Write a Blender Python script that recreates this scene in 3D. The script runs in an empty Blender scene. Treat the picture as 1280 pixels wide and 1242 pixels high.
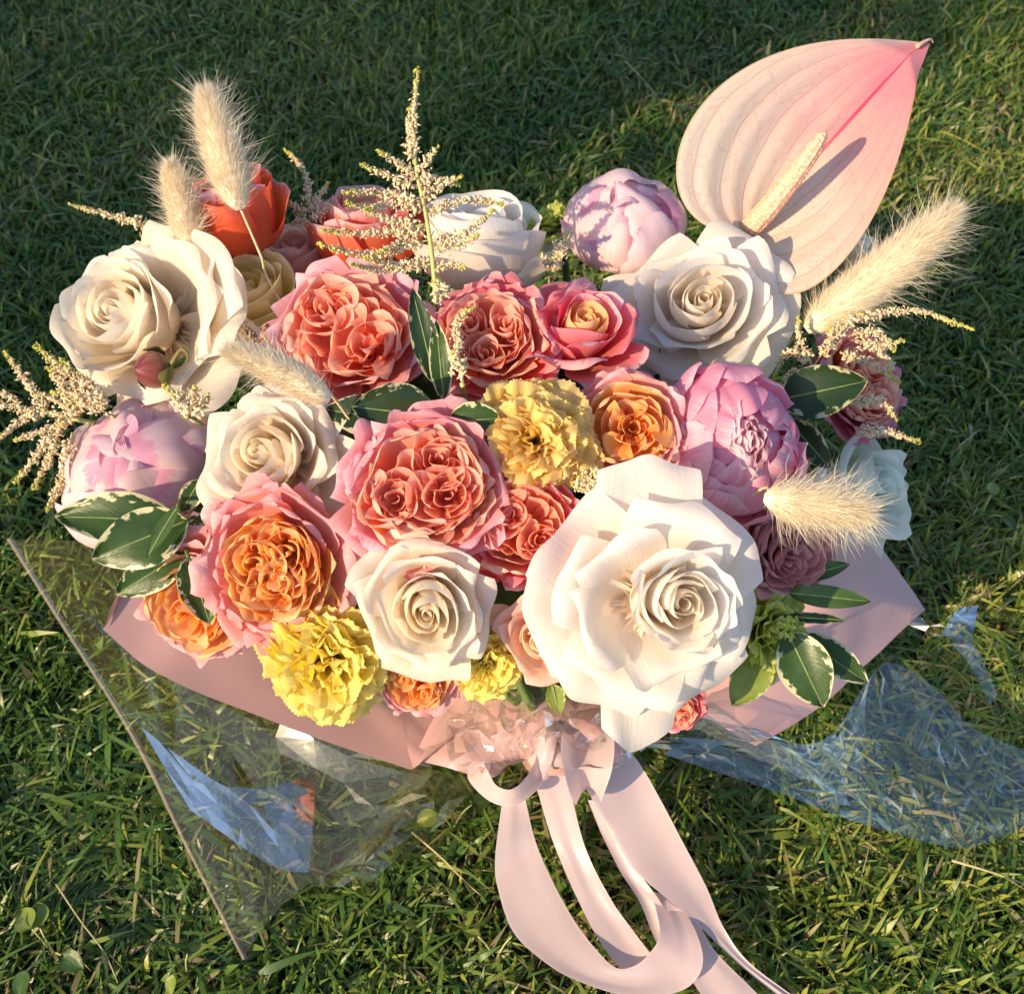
import bpy, math, random
import numpy as np
from mathutils import Vector, Matrix

# ------------------------------------------------------------------ camera, sky, sun, exposure
SC = bpy.context.scene
COL = SC.collection
PITCH = math.radians(52.0)
HALF = math.radians(23.0)
CAM = Vector((0.0, -0.63, 0.80))
cd = bpy.data.cameras.new('camera')
cam = bpy.data.objects.new('camera', cd)
COL.objects.link(cam)
cam.location = CAM
cam.rotation_euler = (math.radians(90) - PITCH, 0, 0)
cd.sensor_fit = 'VERTICAL'
cd.angle = 2 * HALF
cd.clip_start = 0.01
cd.clip_end = 500
cd.dof.use_dof = True
cd.dof.focus_distance = 0.66
cd.dof.aperture_fstop = 11.0
SC.camera = cam

SUN_EL = math.radians(28.0)
SUN_AZ = math.radians(51.0)     # the sun stands behind the camera's left shoulder
TO_SUN = Vector((-math.cos(SUN_EL) * math.sin(SUN_AZ), -math.cos(SUN_EL) * math.cos(SUN_AZ), math.sin(SUN_EL)))
world = bpy.data.worlds.new('World')
SC.world = world
world.use_nodes = True
wn = world.node_tree
wn.nodes.clear()
sky = wn.nodes.new('ShaderNodeTexSky')
sky.sky_type = 'NISHITA'
sky.sun_disc = False
sky.ozone_density = 2.2
sky.dust_density = 1.0
sky.sun_elevation = SUN_EL
sky.sun_rotation = math.atan2(TO_SUN.x, TO_SUN.y)
bgn = wn.nodes.new('ShaderNodeBackground')
bgn.inputs['Strength'].default_value = 0.15
wo = wn.nodes.new('ShaderNodeOutputWorld')
wn.links.new(sky.outputs[0], bgn.inputs[0])
wn.links.new(bgn.outputs[0], wo.inputs[0])

sl = bpy.data.lights.new('sun', 'SUN')
sl.energy = 4.3
sl.angle = math.radians(0.55)
sl.color = (1.0, 0.75, 0.45)
sun = bpy.data.objects.new('sun', sl)
COL.objects.link(sun)
sun.location = TO_SUN * 8
sun.rotation_euler = (-TO_SUN).to_track_quat('-Z', 'Y').to_euler()

SC.view_settings.view_transform = 'Standard'
SC.view_settings.look = 'None'
SC.view_settings.gamma = 1
SC.view_settings.use_curve_mapping = False
SC.view_settings.exposure = 0.77
SC.cycles.use_denoising = True
SC.cycles.max_bounces = 10
SC.cycles.transparent_max_bounces = 16
SC.cycles.diffuse_bounces = 4

# ------------------------------------------------------------------ rays and placing
FPX = 621.0 / math.tan(HALF)
FWD = Vector((0, math.cos(PITCH), -math.sin(PITCH)))
UPV = Vector((0, math.sin(PITCH), math.cos(PITCH)))
RGT = Vector((1, 0, 0))

def ray(px, py):
    return FWD + RGT * ((px - 640) / FPX) + UPV * ((621 - py) / FPX)

def at_d(px, py, d):
    return CAM + ray(px, py) * d

def at_z(px, py, z):
    r = ray(px, py)
    return CAM + r * ((z - CAM.z) / r.z)

DQ = Vector((-0.012, -0.150, 0.170))
DR = Vector((0.245, 0.185, 0.155))

def dome_d(px, py):
    r = ray(px, py)
    o = CAM - DQ
    a = sum((r[i] / DR[i]) ** 2 for i in range(3))
    b = sum(2 * r[i] * o[i] / DR[i] ** 2 for i in range(3))
    c = sum((o[i] / DR[i]) ** 2 for i in range(3)) - 1
    D = b * b - 4 * a * c
    if D < 0:
        return -b / (2 * a)
    return (-b - math.sqrt(D)) / (2 * a)

KNOT = Vector((0.022, -0.262, 0.075))

# ------------------------------------------------------------------ object helpers
def tag(o, label=None, cat=None, group=None, kind=None):
    if label: o['label'] = label
    if cat: o['category'] = cat
    if group: o['group'] = group
    if kind: o['kind'] = kind
    return o

def thing(name, label, cat, loc=(0, 0, 0), group=None):
    o = bpy.data.objects.new(name, None)
    COL.objects.link(o)
    o.empty_display_size = 0.01
    o.location = loc
    return tag(o, label, cat, group)

def mk(name, V, F, mat, parent=None, att=None, smooth=True, origin=None):
    """one mesh object; V is (n,3) in world space (or local when parent is None)."""
    V = np.asarray(V, dtype=np.float64)
    off = np.array(parent.location if parent is not None and origin is None else (origin if origin is not None else (0, 0, 0)))
    me = bpy.data.meshes.new(name)
    me.from_pydata((V - off).tolist(), [], F if isinstance(F, list) else F.tolist())
    if smooth:
        me.shade_smooth()
    if att is not None:
        a = me.attributes.new('pv', 'FLOAT_VECTOR', 'POINT')
        a.data.foreach_set('vector', np.asarray(att, dtype=np.float32).ravel())
    me.materials.append(mat)
    o = bpy.data.objects.new(name, me)
    COL.objects.link(o)
    if parent is not None:
        o.parent = parent
    elif origin is not None:
        o.location = origin
    return o

_gf = {}
def gridF(nu, nv):
    k = (nu, nv)
    if k not in _gf:
        _gf[k] = [(j * nu + i, j * nu + i + 1, (j + 1) * nu + i + 1, (j + 1) * nu + i)
                  for j in range(nv - 1) for i in range(nu - 1)]
    return _gf[k]

def catmull(P, n):
    P = np.asarray(P, float)
    m = len(P)
    if m == 2:
        t = np.linspace(0, 1, n)[:, None]
        return P[0] * (1 - t) + P[1] * t
    Q = np.vstack([2 * P[0] - P[1], P, 2 * P[-1] - P[-2]])
    T = np.linspace(0, m - 1, n)
    i = np.minimum(T.astype(int), m - 2)
    t = (T - i)[:, None]
    p0, p1, p2, p3 = Q[i], Q[i + 1], Q[i + 2], Q[i + 3]
    return 0.5 * (2 * p1 + (p2 - p0) * t + (2 * p0 - 5 * p1 + 4 * p2 - p3) * t ** 2 + (3 * p1 - p0 - 3 * p2 + p3) * t ** 3)

def tube(P, R, k=6):
    P = np.asarray(P, float)
    n = len(P)
    R = np.broadcast_to(np.asarray(R, float), (n,))
    T = np.gradient(P, axis=0)
    T /= np.linalg.norm(T, axis=1)[:, None] + 1e-12
    ref = np.array([0.3, 0.5, 0.8]) if abs(T[0] @ np.array([0.3, 0.5, 0.8])) < .9 else np.array([1., 0, 0])
    V = []
    for j in range(n):
        a = np.cross(T[j], ref); a /= np.linalg.norm(a) + 1e-12
        b = np.cross(T[j], a)
        ref = np.cross(a, T[j])
        for i in range(k):
            th = 2 * math.pi * i / k
            V.append(P[j] + R[j] * (a * math.cos(th) + b * math.sin(th)))
    F = []
    for j in range(n - 1):
        for i in range(k):
            F.append((j * k + i, j * k + (i + 1) % k, (j + 1) * k + (i + 1) % k, (j + 1) * k + i))
    F.append(tuple(range(k - 1, -1, -1)))
    F.append(tuple((n - 1) * k + i for i in range(k)))
    return np.array(V), F

# ------------------------------------------------------------------ materials
def new_mat(name):
    m = bpy.data.materials.new(name)
    m.use_nodes = True
    m.node_tree.nodes.clear()
    return m, m.node_tree

def N(nt, t, **kw):
    n = nt.nodes.new(t)
    for k, v in kw.items():
        if k in n.inputs.keys():
            n.inputs[k].default_value = v
        else:
            setattr(n, k, v)
    return n

def ramp(nt, stops, fac):
    r = nt.nodes.new('ShaderNodeValToRGB')
    e = r.color_ramp.elements
    e[0].position, e[0].color = stops[0][0], (*stops[0][1], 1)
    e[1].position, e[1].color = stops[-1][0], (*stops[-1][1], 1)
    for p, c in stops[1:-1]:
        x = e.new(p); x.color = (*c, 1)
    nt.links.new(fac, r.inputs[0])
    return r.outputs[0]

def mixc(nt, fac, a, b, mode='MIX'):
    m = nt.nodes.new('ShaderNodeMix')
    m.data_type = 'RGBA'
    m.blend_type = mode
    L = nt.links
    for s, v in ((0, fac), (6, a), (7, b)):
        if hasattr(v, 'is_output'):
            L.new(v, m.inputs[s])
        else:
            m.inputs[s].default_value = v if not isinstance(v, tuple) or len(v) == 4 else (*v, 1)
    return m.outputs[2]

def math_n(nt, op, a, b=None):
    m = nt.nodes.new('ShaderNodeMath')
    m.operation = op
    for s, v in ((0, a), (1, b)):
        if v is None: continue
        if hasattr(v, 'is_output'):
            nt.links.new(v, m.inputs[s])
        else:
            m.inputs[s].default_value = v
    return m.outputs[0]

def finish(nt, col, rough=.5, transl=.3, bump=None, bstr=.2, bdist=.001, spec=.35, sheen=0.0, tcol=None, coat=0.0):
    L = nt.links
    p = N(nt, 'ShaderNodeBsdfPrincipled')
    p.inputs['Roughness'].default_value = rough
    p.inputs['Specular IOR Level'].default_value = spec
    if sheen:
        p.inputs['Sheen Weight'].default_value = sheen
    if coat:
        p.inputs['Coat Weight'].default_value = coat
    if hasattr(col, 'is_output'):
        L.new(col, p.inputs['Base Color'])
    else:
        p.inputs['Base Color'].default_value = (*col, 1)
    out = N(nt, 'ShaderNodeOutputMaterial')
    b = None
    if bump is not None:
        b = N(nt, 'ShaderNodeBump', Strength=bstr, Distance=bdist)
        L.new(bump, b.inputs['Height'])
        L.new(b.outputs[0], p.inputs['Normal'])
    if transl > 0:
        t = N(nt, 'ShaderNodeBsdfTranslucent')
        c2 = tcol if tcol is not None else col
        if hasattr(c2, 'is_output'):
            L.new(c2, t.inputs[0])
        else:
            t.inputs[0].default_value = (*c2, 1)
        if b is not None:
            L.new(b.outputs[0], t.inputs['Normal'])
        m = N(nt, 'ShaderNodeMixShader')
        m.inputs[0].default_value = transl
        L.new(p.outputs[0], m.inputs[1]); L.new(t.outputs[0], m.inputs[2])
        L.new(m.outputs[0], out.inputs[0])
    else:
        L.new(p.outputs[0], out.inputs[0])

def pv(nt):
    a = N(nt, 'ShaderNodeAttribute', attribute_name='pv')
    s = N(nt, 'ShaderNodeSeparateXYZ')
    nt.links.new(a.outputs['Vector'], s.inputs[0])
    return a.outputs['Vector'], s.outputs[0], s.outputs[1], s.outputs[2]

def petal_mat(name, base, mid, edge, rim=None, streak=.25, transl=.52, rough=.55, mpos=.5, epos=.92):
    """pv = (across -1..1, along 0..1, closeness to the rim 0..1)"""
    m, nt = new_mat(name)
    vec, u, v, e = pv(nt)
    # fine lengthwise veins
    mp = N(nt, 'ShaderNodeMapping')
    mp.inputs['Scale'].default_value = (9, 1.1, 0)
    nt.links.new(vec, mp.inputs[0])
    oi = N(nt, 'ShaderNodeObjectInfo')
    nz = N(nt, 'ShaderNodeTexNoise', noise_dimensions='4D', Scale=1.6, Detail=3.0, Roughness=.6)
    nt.links.new(mp.outputs[0], nz.inputs['Vector'])
    wv = math_n(nt, 'MULTIPLY', oi.outputs['Random'], 37.0)
    nt.links.new(wv, nz.inputs['W'])
    # blotchy variation in space
    tc = N(nt, 'ShaderNodeTexCoord')
    n2 = N(nt, 'ShaderNodeTexNoise', Scale=70.0, Detail=3.0)
    nt.links.new(tc.outputs['Object'], n2.inputs['Vector'])
    f = math_n(nt, 'ADD', e, math_n(nt, 'MULTIPLY', math_n(nt, 'SUBTRACT', nz.outputs[0], .5), streak * 1.4))
    f = math_n(nt, 'ADD', f, math_n(nt, 'MULTIPLY', math_n(nt, 'SUBTRACT', oi.outputs['Random'], .5), .22))
    f = math_n(nt, 'ADD', f, math_n(nt, 'MULTIPLY', math_n(nt, 'SUBTRACT', n2.outputs[0], .5), .25))
    st = [(0.02, base), (mpos, mid), (epos, edge)]
    if rim: st.append((1.0, rim))
    c = ramp(nt, st, f)
    hv = N(nt, 'ShaderNodeHueSaturation')
    nt.links.new(c, hv.inputs['Color'])
    nt.links.new(math_n(nt, 'ADD', math_n(nt, 'MULTIPLY', nz.outputs[0], .12), .94), hv.inputs['Value'])
    ht = N(nt, 'ShaderNodeHueSaturation', Saturation=1.3)
    nt.links.new(hv.outputs[0], ht.inputs['Color'])
    finish(nt, hv.outputs[0], tcol=ht.outputs[0], rough=rough, transl=transl, bump=nz.outputs[0], bstr=.26, bdist=.0013, spec=.28, sheen=.15)
    return m

M = {}
M['cream'] = petal_mat('cream_petal', (.90, .77, .57), (.91, .83, .71), (.91, .86, .78), streak=.12)
M['cream_deep'] = petal_mat('deep_cream_petal', (.90, .71, .46), (.91, .80, .63), (.91, .84, .73), streak=.12)
M['white'] = petal_mat('white_petal', (.91, .80, .66), (.92, .87, .81), (.92, .88, .84), streak=.12)
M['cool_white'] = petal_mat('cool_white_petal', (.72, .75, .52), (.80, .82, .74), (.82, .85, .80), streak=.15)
M['coral'] = petal_mat('coral_petal', (.84, .17, .04), (.83, .14, .055), (.86, .27, .18), rim=(.89, .58, .60), mpos=.6)
M['coral_in'] = petal_mat('coral_inner_petal', (.84, .30, .08), (.87, .40, .19), (.90, .58, .42), mpos=.5)
M['rosepink'] = petal_mat('rose_pink_petal', (.89, .38, .22), (.88, .38, .36), (.88, .45, .54), rim=(.90, .60, .70))
M['rosepink_in'] = petal_mat('rose_pink_inner_petal', (.88, .26, .11), (.90, .38, .25), (.93, .62, .52), mpos=.45, epos=.88)
M['hotpink'] = petal_mat('hot_pink_petal', (.87, .22, .08), (.86, .19, .20), (.87, .32, .38), rim=(.89, .54, .60))
M['orange_in'] = petal_mat('orange_inner_petal', (.90, .36, .06), (.92, .47, .14), (.93, .66, .38), mpos=.45)
M['peachpink'] = petal_mat('peach_pink_petal', (.91, .46, .18), (.89, .46, .36), (.88, .47, .52), rim=(.90, .62, .66))
M['blush'] = petal_mat('blush_petal', (.86, .45, .25), (.87, .56, .44), (.88, .64, .56))
M['peonypale'] = petal_mat('pale_peony_petal', (.88, .68, .64), (.89, .73, .72), (.88, .73, .78), rim=(.82, .46, .62), mpos=.45, epos=.95, streak=.16)
M['peonypink'] = petal_mat('pink_peony_petal', (.86, .26, .42), (.88, .36, .52), (.89, .46, .61), rim=(.91, .66, .75), streak=.3)
M['peonypink_in'] = petal_mat('pink_peony_inner_petal', (.84, .16, .32), (.90, .50, .61), (.92, .74, .79), streak=.35, mpos=.42)
M['yellow'] = petal_mat('yellow_petal', (.90, .68, .06), (.92, .76, .12), (.92, .82, .30), streak=.2)
M['straw'] = petal_mat('straw_yellow_petal', (.88, .60, .10), (.90, .68, .18), (.90, .72, .32), streak=.2)
M['paleyellow'] = petal_mat('pale_yellow_petal', (.88, .74, .22), (.90, .80, .36), (.90, .80, .50), streak=.2)
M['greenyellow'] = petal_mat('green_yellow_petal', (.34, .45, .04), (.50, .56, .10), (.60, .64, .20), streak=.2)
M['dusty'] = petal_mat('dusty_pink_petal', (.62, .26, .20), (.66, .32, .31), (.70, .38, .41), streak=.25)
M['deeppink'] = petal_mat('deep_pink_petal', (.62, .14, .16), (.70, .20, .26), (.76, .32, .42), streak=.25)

def leaf_mat(name, g1, g2, cream, rim0=.80, cw=.18, transl=.25, gloss=.38):
    m, nt = new_mat(name)
    vec, u, v, e = pv(nt)
    mp = N(nt, 'ShaderNodeMapping')
    mp.inputs['Scale'].default_value = (1.6, 4.0, 0)
    nt.links.new(vec, mp.inputs[0])
    oi = N(nt, 'ShaderNodeObjectInfo')
    nz = N(nt, 'ShaderNodeTexNoise', noise_dimensions='4D', Scale=2.2, Detail=3.0)
    nt.links.new(mp.outputs[0], nz.inputs['Vector'])
    nt.links.new(math_n(nt, 'MULTIPLY', oi.outputs['Random'], 51.0), nz.inputs['W'])
    # side veins running forward from the midrib
    au = math_n(nt, 'ABSOLUTE', u)
    ph = math_n(nt, 'SUBTRACT', math_n(nt, 'MULTIPLY', v, 44.0), math_n(nt, 'MULTIPLY', au, 16.0))
    vein = math_n(nt, 'POWER', math_n(nt, 'ABSOLUTE', math_n(nt, 'SINE', ph)), 14.0)
    rib = math_n(nt, 'LESS_THAN', au, .035)
    vein = math_n(nt, 'MAXIMUM', math_n(nt, 'MULTIPLY', vein, .08), math_n(nt, 'MULTIPLY', rib, .5))
    g = mixc(nt, nz.outputs[0], g1, g2)
    g = mixc(nt, math_n(nt, 'MULTIPLY', vein, .55), g, (g2[0] * 2.2, g2[1] * 1.9, g2[2] * 1.8))
    if cream is not None:
        k = math_n(nt, 'ADD', e, math_n(nt, 'MULTIPLY', math_n(nt, 'SUBTRACT', nz.outputs[0], .5), 1.5))
        mr = N(nt, 'ShaderNodeMapRange')
        mr.inputs['From Min'].default_value = rim0
        mr.inputs['From Max'].default_value = rim0 + cw * .5
        nt.links.new(k, mr.inputs[0])
        g = mixc(nt, mr.outputs[0], g, cream)
    finish(nt, g, rough=gloss, transl=transl, bump=math_n(nt, 'ADD', vein, nz.outputs[0]), bstr=.35, bdist=.001, spec=.4)
    return m

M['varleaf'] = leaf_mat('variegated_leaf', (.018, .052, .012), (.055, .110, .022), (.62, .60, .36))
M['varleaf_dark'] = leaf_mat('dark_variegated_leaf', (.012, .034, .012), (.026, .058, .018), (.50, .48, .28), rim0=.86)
M['greenleaf'] = leaf_mat('green_leaf', (.03, .08, .02), (.07, .13, .03), None)
M['limeleaf'] = leaf_mat('lime_leaf', (.14, .22, .04), (.24, .30, .06), (.5, .5, .2), rim0=.92)

def plain(name, col, rough=.6, transl=0.0, var=.2, scale=200, spec=.3):
    m, nt = new_mat(name)
    tc = N(nt, 'ShaderNodeTexCoord')
    nz = N(nt, 'ShaderNodeTexNoise', Scale=float(scale), Detail=3.0)
    nt.links.new(tc.outputs['Object'], nz.inputs['Vector'])
    d = tuple(c * (1 - var) for c in col); l = tuple(min(1, c * (1 + var)) for c in col)
    c = ramp(nt, [(.3, d), (.7, l)], nz.outputs[0])
    finish(nt, c, rough=rough, transl=transl, spec=spec)
    return m

M['stem'] = plain('green_stem', (.10, .16, .04), .5)
M['leafrib'] = plain('leaf_midrib', (.16, .22, .07), .5)
M['strawstem'] = plain('straw_stem', (.62, .50, .28), .5)
M['drystalk'] = plain('dry_stalk', (.36, .32, .15), .6)
M['palestem'] = plain('pale_green_stem', (.42, .42, .16), .5)
M['haircore'] = plain('seed_head', (.82, .72, .55), .8)
M['bud'] = None

def hair_mat():
    m, nt = new_mat('cream_hair')
    vec, u, v, e = pv(nt)
    c = ramp(nt, [(0, (.80, .69, .52)), (.5, (.85, .77, .62)), (1, (.89, .84, .72))], v)
    finish(nt, c, rough=.6, transl=.5, spec=.2)
    return m
M['hair'] = hair_mat()

def floret_mat():
    m, nt = new_mat('cream_floret')
    vec, u, v, e = pv(nt)      # v = closeness to the branch tip, u = random
    c1 = ramp(nt, [(0, (.82, .62, .40)), (.5, (.89, .76, .52)), (1, (.90, .82, .62))], u)
    mr = N(nt, 'ShaderNodeMapRange')
    mr.inputs['From Min'].default_value = .72
    mr.inputs['From Max'].default_value = .98
    nt.links.new(math_n(nt, 'ADD', v, math_n(nt, 'MULTIPLY', math_n(nt, 'SUBTRACT', u, .5), .2)), mr.inputs[0])
    c = mixc(nt, mr.outputs[0], c1, (.64, .64, .12))
    finish(nt, c, rough=.6, transl=.3, spec=.2)
    return m
M['floret'] = floret_mat()
M['seedbrown'] = plain('brown_seed', (.28, .18, .10), .7)

def paper_mat(name, col):
    m, nt = new_mat(name)
    tc = N(nt, 'ShaderNodeTexCoord')
    nz = N(nt, 'ShaderNodeTexNoise', Scale=900.0, Detail=2.0)
    n2 = N(nt, 'ShaderNodeTexNoise', Scale=14.0, Detail=3.0)
    nt.links.new(tc.outputs['Object'], nz.inputs['Vector'])
    nt.links.new(tc.outputs['Object'], n2.inputs['Vector'])
    c = ramp(nt, [(.3, tuple(k * .94 for k in col)), (.7, tuple(min(1, k * 1.05) for k in col))], n2.outputs[0])
    finish(nt, c, rough=.62, transl=.12, bump=nz.outputs[0], bstr=.08, bdist=.0003, spec=.3)
    return m
M['paper'] = paper_mat('pink_paper', (.66, .40, .385))

def satin_mat():
    m, nt = new_mat('pink_satin')
    tc = N(nt, 'ShaderNodeTexCoord')
    vec, u, v, e = pv(nt)
    mp = N(nt, 'ShaderNodeMapping')
    mp.inputs['Scale'].default_value = (300, 2, 0)
    nt.links.new(vec, mp.inputs[0])
    nz = N(nt, 'ShaderNodeTexNoise', Scale=1.0, Detail=2.0)
    nt.links.new(mp.outputs[0], nz.inputs['Vector'])
    n2 = N(nt, 'ShaderNodeTexNoise', Scale=35.0, Detail=2.0)
    nt.links.new(tc.outputs['Object'], n2.inputs['Vector'])
    c = ramp(nt, [(.3, (.70, .55, .57)), (.7, (.76, .61, .63))], n2.outputs[0])
    # woven edge
    ed = math_n(nt, 'GREATER_THAN', math_n(nt, 'ABSOLUTE', u), .93)
    c = mixc(nt, math_n(nt, 'MULTIPLY', ed, .5), c, (.86, .72, .70))
    finish(nt, c, rough=.30, transl=.42, bump=math_n(nt, 'ADD', nz.outputs[0], math_n(nt, 'MULTIPLY', n2.outputs[0], 4.0)), bstr=.10, bdist=.0006, spec=.5, sheen=.15)
    return m
M['satin'] = satin_mat()

def film_mat(name, tint, ior=1.55, scale=22.0, bst=.25, warm_refl=.05, refl_col=(.85, .78, .60), mul=1.6, rough=.05, cap=1.0):
    """clear plastic film: sees through, mirrors the sky, warm reflections painted in as a faint diffuse colour"""
    m, nt = new_mat(name)
    L = nt.links
    tc = N(nt, 'ShaderNodeTexCoord')
    nz = N(nt, 'ShaderNodeTexNoise', Scale=scale, Detail=3.0, Distortion=.8)
    L.new(tc.outputs['Object'], nz.inputs['Vector'])
    b = N(nt, 'ShaderNodeBump', Strength=bst, Distance=.004)
    L.new(nz.outputs[0], b.inputs['Height'])
    fr = N(nt, 'ShaderNodeFresnel', IOR=ior)
    L.new(b.outputs[0], fr.inputs['Normal'])
    g = N(nt, 'ShaderNodeBsdfGlossy', Roughness=rough)
    L.new(b.outputs[0], g.inputs['Normal'])
    t = N(nt, 'ShaderNodeBsdfTransparent')
    t.inputs[0].default_value = (*tint, 1)
    df = N(nt, 'ShaderNodeBsdfDiffuse'); df.inputs[0].default_value = (*refl_col, 1)
    hz = N(nt, 'ShaderNodeMixShader'); hz.inputs[0].default_value = warm_refl
    L.new(t.outputs[0], hz.inputs[1]); L.new(df.outputs[0], hz.inputs[2])
    mx = N(nt, 'ShaderNodeMixShader')
    fac = math_n(nt, 'MINIMUM', math_n(nt, 'MULTIPLY', fr.outputs[0], mul), cap)
    L.new(fac, mx.inputs[0])
    L.new(hz.outputs[0], mx.inputs[1]); L.new(g.outputs[0], mx.inputs[2])
    o = N(nt, 'ShaderNodeOutputMaterial')
    L.new(mx.outputs[0], o.inputs[0])
    return m
M['film'] = film_mat('clear_film', (.97, .96, .84), bst=.06, warm_refl=.026, mul=1.3, cap=.5, refl_col=(.90, .80, .45))  # yellow tint and diffuse colour paint warm reflections onto the clear film
M['film_layers'] = film_mat('layered_clear_film', (.96, .96, .94), bst=.03, scale=30.0, ior=1.9, mul=2.1, warm_refl=.0, cap=.75)
M['film_gather'] = film_mat('gathered_film', (.97, .96, .95), ior=1.5, scale=45, bst=.4, warm_refl=.04, mul=1.5, cap=.42, rough=.08)
M['film_edge'] = film_mat('folded_film_edge', (.85, .80, .70), ior=1.8, scale=60, bst=.3, warm_refl=.20, refl_col=(.86, .72, .60), cap=.6)  # pinkish reflection along the edge painted as diffuse colour

# ------------------------------------------------------------------ the lawn
def soil_mat():
    m, nt = new_mat('lawn_soil')
    tc = N(nt, 'ShaderNodeTexCoord')
    nz = N(nt, 'ShaderNodeTexNoise', Scale=60.0, Detail=6.0)
    nt.links.new(tc.outputs['Object'], nz.inputs['Vector'])
    n2 = N(nt, 'ShaderNodeTexNoise', Scale=2.5, Detail=8.0)
    nt.links.new(tc.outputs['Object'], n2.inputs['Vector'])
    c1 = ramp(nt, [(.3, (.014, .016, .007)), (.7, (.045, .042, .020))], nz.outputs[0])
    c2 = ramp(nt, [(.3, (.035, .075, .018)), (.7, (.075, .12, .03))], n2.outputs[0])
    vl = N(nt, 'ShaderNodeVectorMath', operation='LENGTH')
    nt.links.new(tc.outputs['Object'], vl.inputs[0])
    mr = N(nt, 'ShaderNodeMapRange')
    mr.inputs['From Min'].default_value = 1.6
    mr.inputs['From Max'].default_value = 2.6
    nt.links.new(vl.outputs['Value'], mr.inputs[0])
    c = mixc(nt, mr.outputs[0], c1, c2)
    finish(nt, c, rough=.9, transl=0, bump=nz.outputs[0], bstr=.6, bdist=.01, spec=.1)
    return m

S = 150.0
tag(mk('lawn_ground', [(-S, -S, 0), (S, -S, 0), (S, S, 0), (-S, S, 0)], [(0, 1, 2, 3)], soil_mat(), smooth=False), kind='structure')

def grass_mat():
    m, nt = new_mat('grass_blade')
    vec, u, v, e = pv(nt)       # u random, v along, e dryness 0..1
    c = ramp(nt, [(0, (.026, .086, .014)), (.35, (.060, .160, .024)), (.65, (.145, .235, .034)), (1, (.34, .37, .07))], u)
    c = mixc(nt, math_n(nt, 'MULTIPLY', math_n(nt, 'POWER', v, 2.0), .22), c, (.22, .24, .05))
    dry = ramp(nt, [(0, (.20, .14, .07)), (.5, (.34, .26, .14)), (1, (.46, .38, .22))], u)
    c = mixc(nt, e, c, dry)
    finish(nt, c, rough=.40, transl=.34, spec=.5)
    return m
M['grass'] = grass_mat()

PRESS = []      # footprints in which the turf is pressed flat: (cx, cy, rx, ry)
def blades(rng, x0, x1, y0, y1, n, scale=1.0, hole=None):
    x = rng.uniform(x0, x1, n); y = rng.uniform(y0, y1, n)
    if hole is not None:
        k = ~((x > hole[0]) & (x < hole[1]) & (y > hole[2]) & (y < hole[3]))
        x, y = x[k], y[k]
    n = len(x)
    # uneven turf: clumps stand higher, bare patches lower
    cl = .5 + .25 * (np.sin(x * 23 + 1.3) * np.sin(y * 19 + .4) + np.sin(x * 11 - y * 9 + 2)) + rng.normal(0, .16, n)
    cl = np.clip(cl, 0, 1)
    pt = .5 + .5 * np.sin(x * 7.3 + 2.1 * np.sin(y * 5.1)) * np.sin(y * 8.7 + 1.7 * np.sin(x * 6.3) + 1.0)
    dry = (rng.random(n) < .07 + .30 * pt ** 3).astype(float) * rng.uniform(.55, 1, n)
    lying = rng.random(n) < .36
    h = (.013 + .021 * cl * rng.uniform(.45, 1.2, n)) * scale
    w = rng.uniform(.0017, .0040, n) * scale * (1 + .5 * (rng.random(n) < .10))
    h = np.where(lying, h * rng.uniform(.7, 1.3, n), h)
    bend = np.where(lying, rng.uniform(1.1, 2.0, n), rng.uniform(.15, .95, n))
    thin = dry > .8
    w = np.where(thin, w * .45, w); h = np.where(thin, h * .7, h)
    for cx, cy, rx, ry in PRESS:
        q = ((x - cx) / rx) ** 2 + ((y - cy) / ry) ** 2 < 1
        bend = np.where(q, bend + .8, bend); h = np.where(q, h * .72, h)
    a = rng.uniform(0, 2 * np.pi, n)
    dx, dy = np.cos(a), np.sin(a)
    tw = rng.uniform(-.9, .9, n)
    sx, sy = -np.sin(a + tw), np.cos(a + tw)
    z0 = np.where(lying & (rng.random(n) < .5), rng.uniform(0, .012, n), 0.0)
    up = rng.uniform(-.1, .5, n)
    col = np.clip(.34 * (.5 + .5 * np.sin(x * 5.2 - y * 3.1 + 1.2 * np.sin(y * 7))) - .15 + rng.normal(.45, .27, n) + .18 * (cl - .5), 0, 1)
    Vs = []; At = []
    for t, wf in ((0, .75), (.38, 1.0), (.74, .72)):
        f = h * bend * t * t
        zz = z0 + h * (t * np.maximum(.35, 1 - .28 * bend) - np.clip(bend - 1, 0, 1) * .55 * t * t) + .0005
        zz = np.maximum(zz, .001 + .003 * t)
        cx = x + dx * f; cy = y + dy * f
        for s in (-1, 1):
            Vs.append(np.stack([cx + s * sx * w * wf * .5, cy + s * sy * w * wf * .5, zz + s * up * w * wf * .5], 1))
            At.append(np.stack([col, np.full(n, t), dry], 1))
    f = h * bend
    zz = np.maximum(z0 + h * (np.maximum(.35, 1 - .28 * bend) - np.clip(bend - 1, 0, 1) * .55), .003)
    Vs.append(np.stack([x + dx * f, y + dy * f, zz], 1)); At.append(np.stack([col, np.ones(n), dry], 1))
    V = np.stack(Vs, 1).reshape(-1, 3); A = np.stack(At, 1).reshape(-1, 3)
    b = np.arange(n) * 7
    quads = np.concatenate([np.stack([b, b + 1, b + 3, b + 2], 1), np.stack([b + 2, b + 3, b + 5, b + 4], 1)])
    tris = np.stack([b + 4, b + 5, b + 6], 1)
    return V, A, quads, tris

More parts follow.
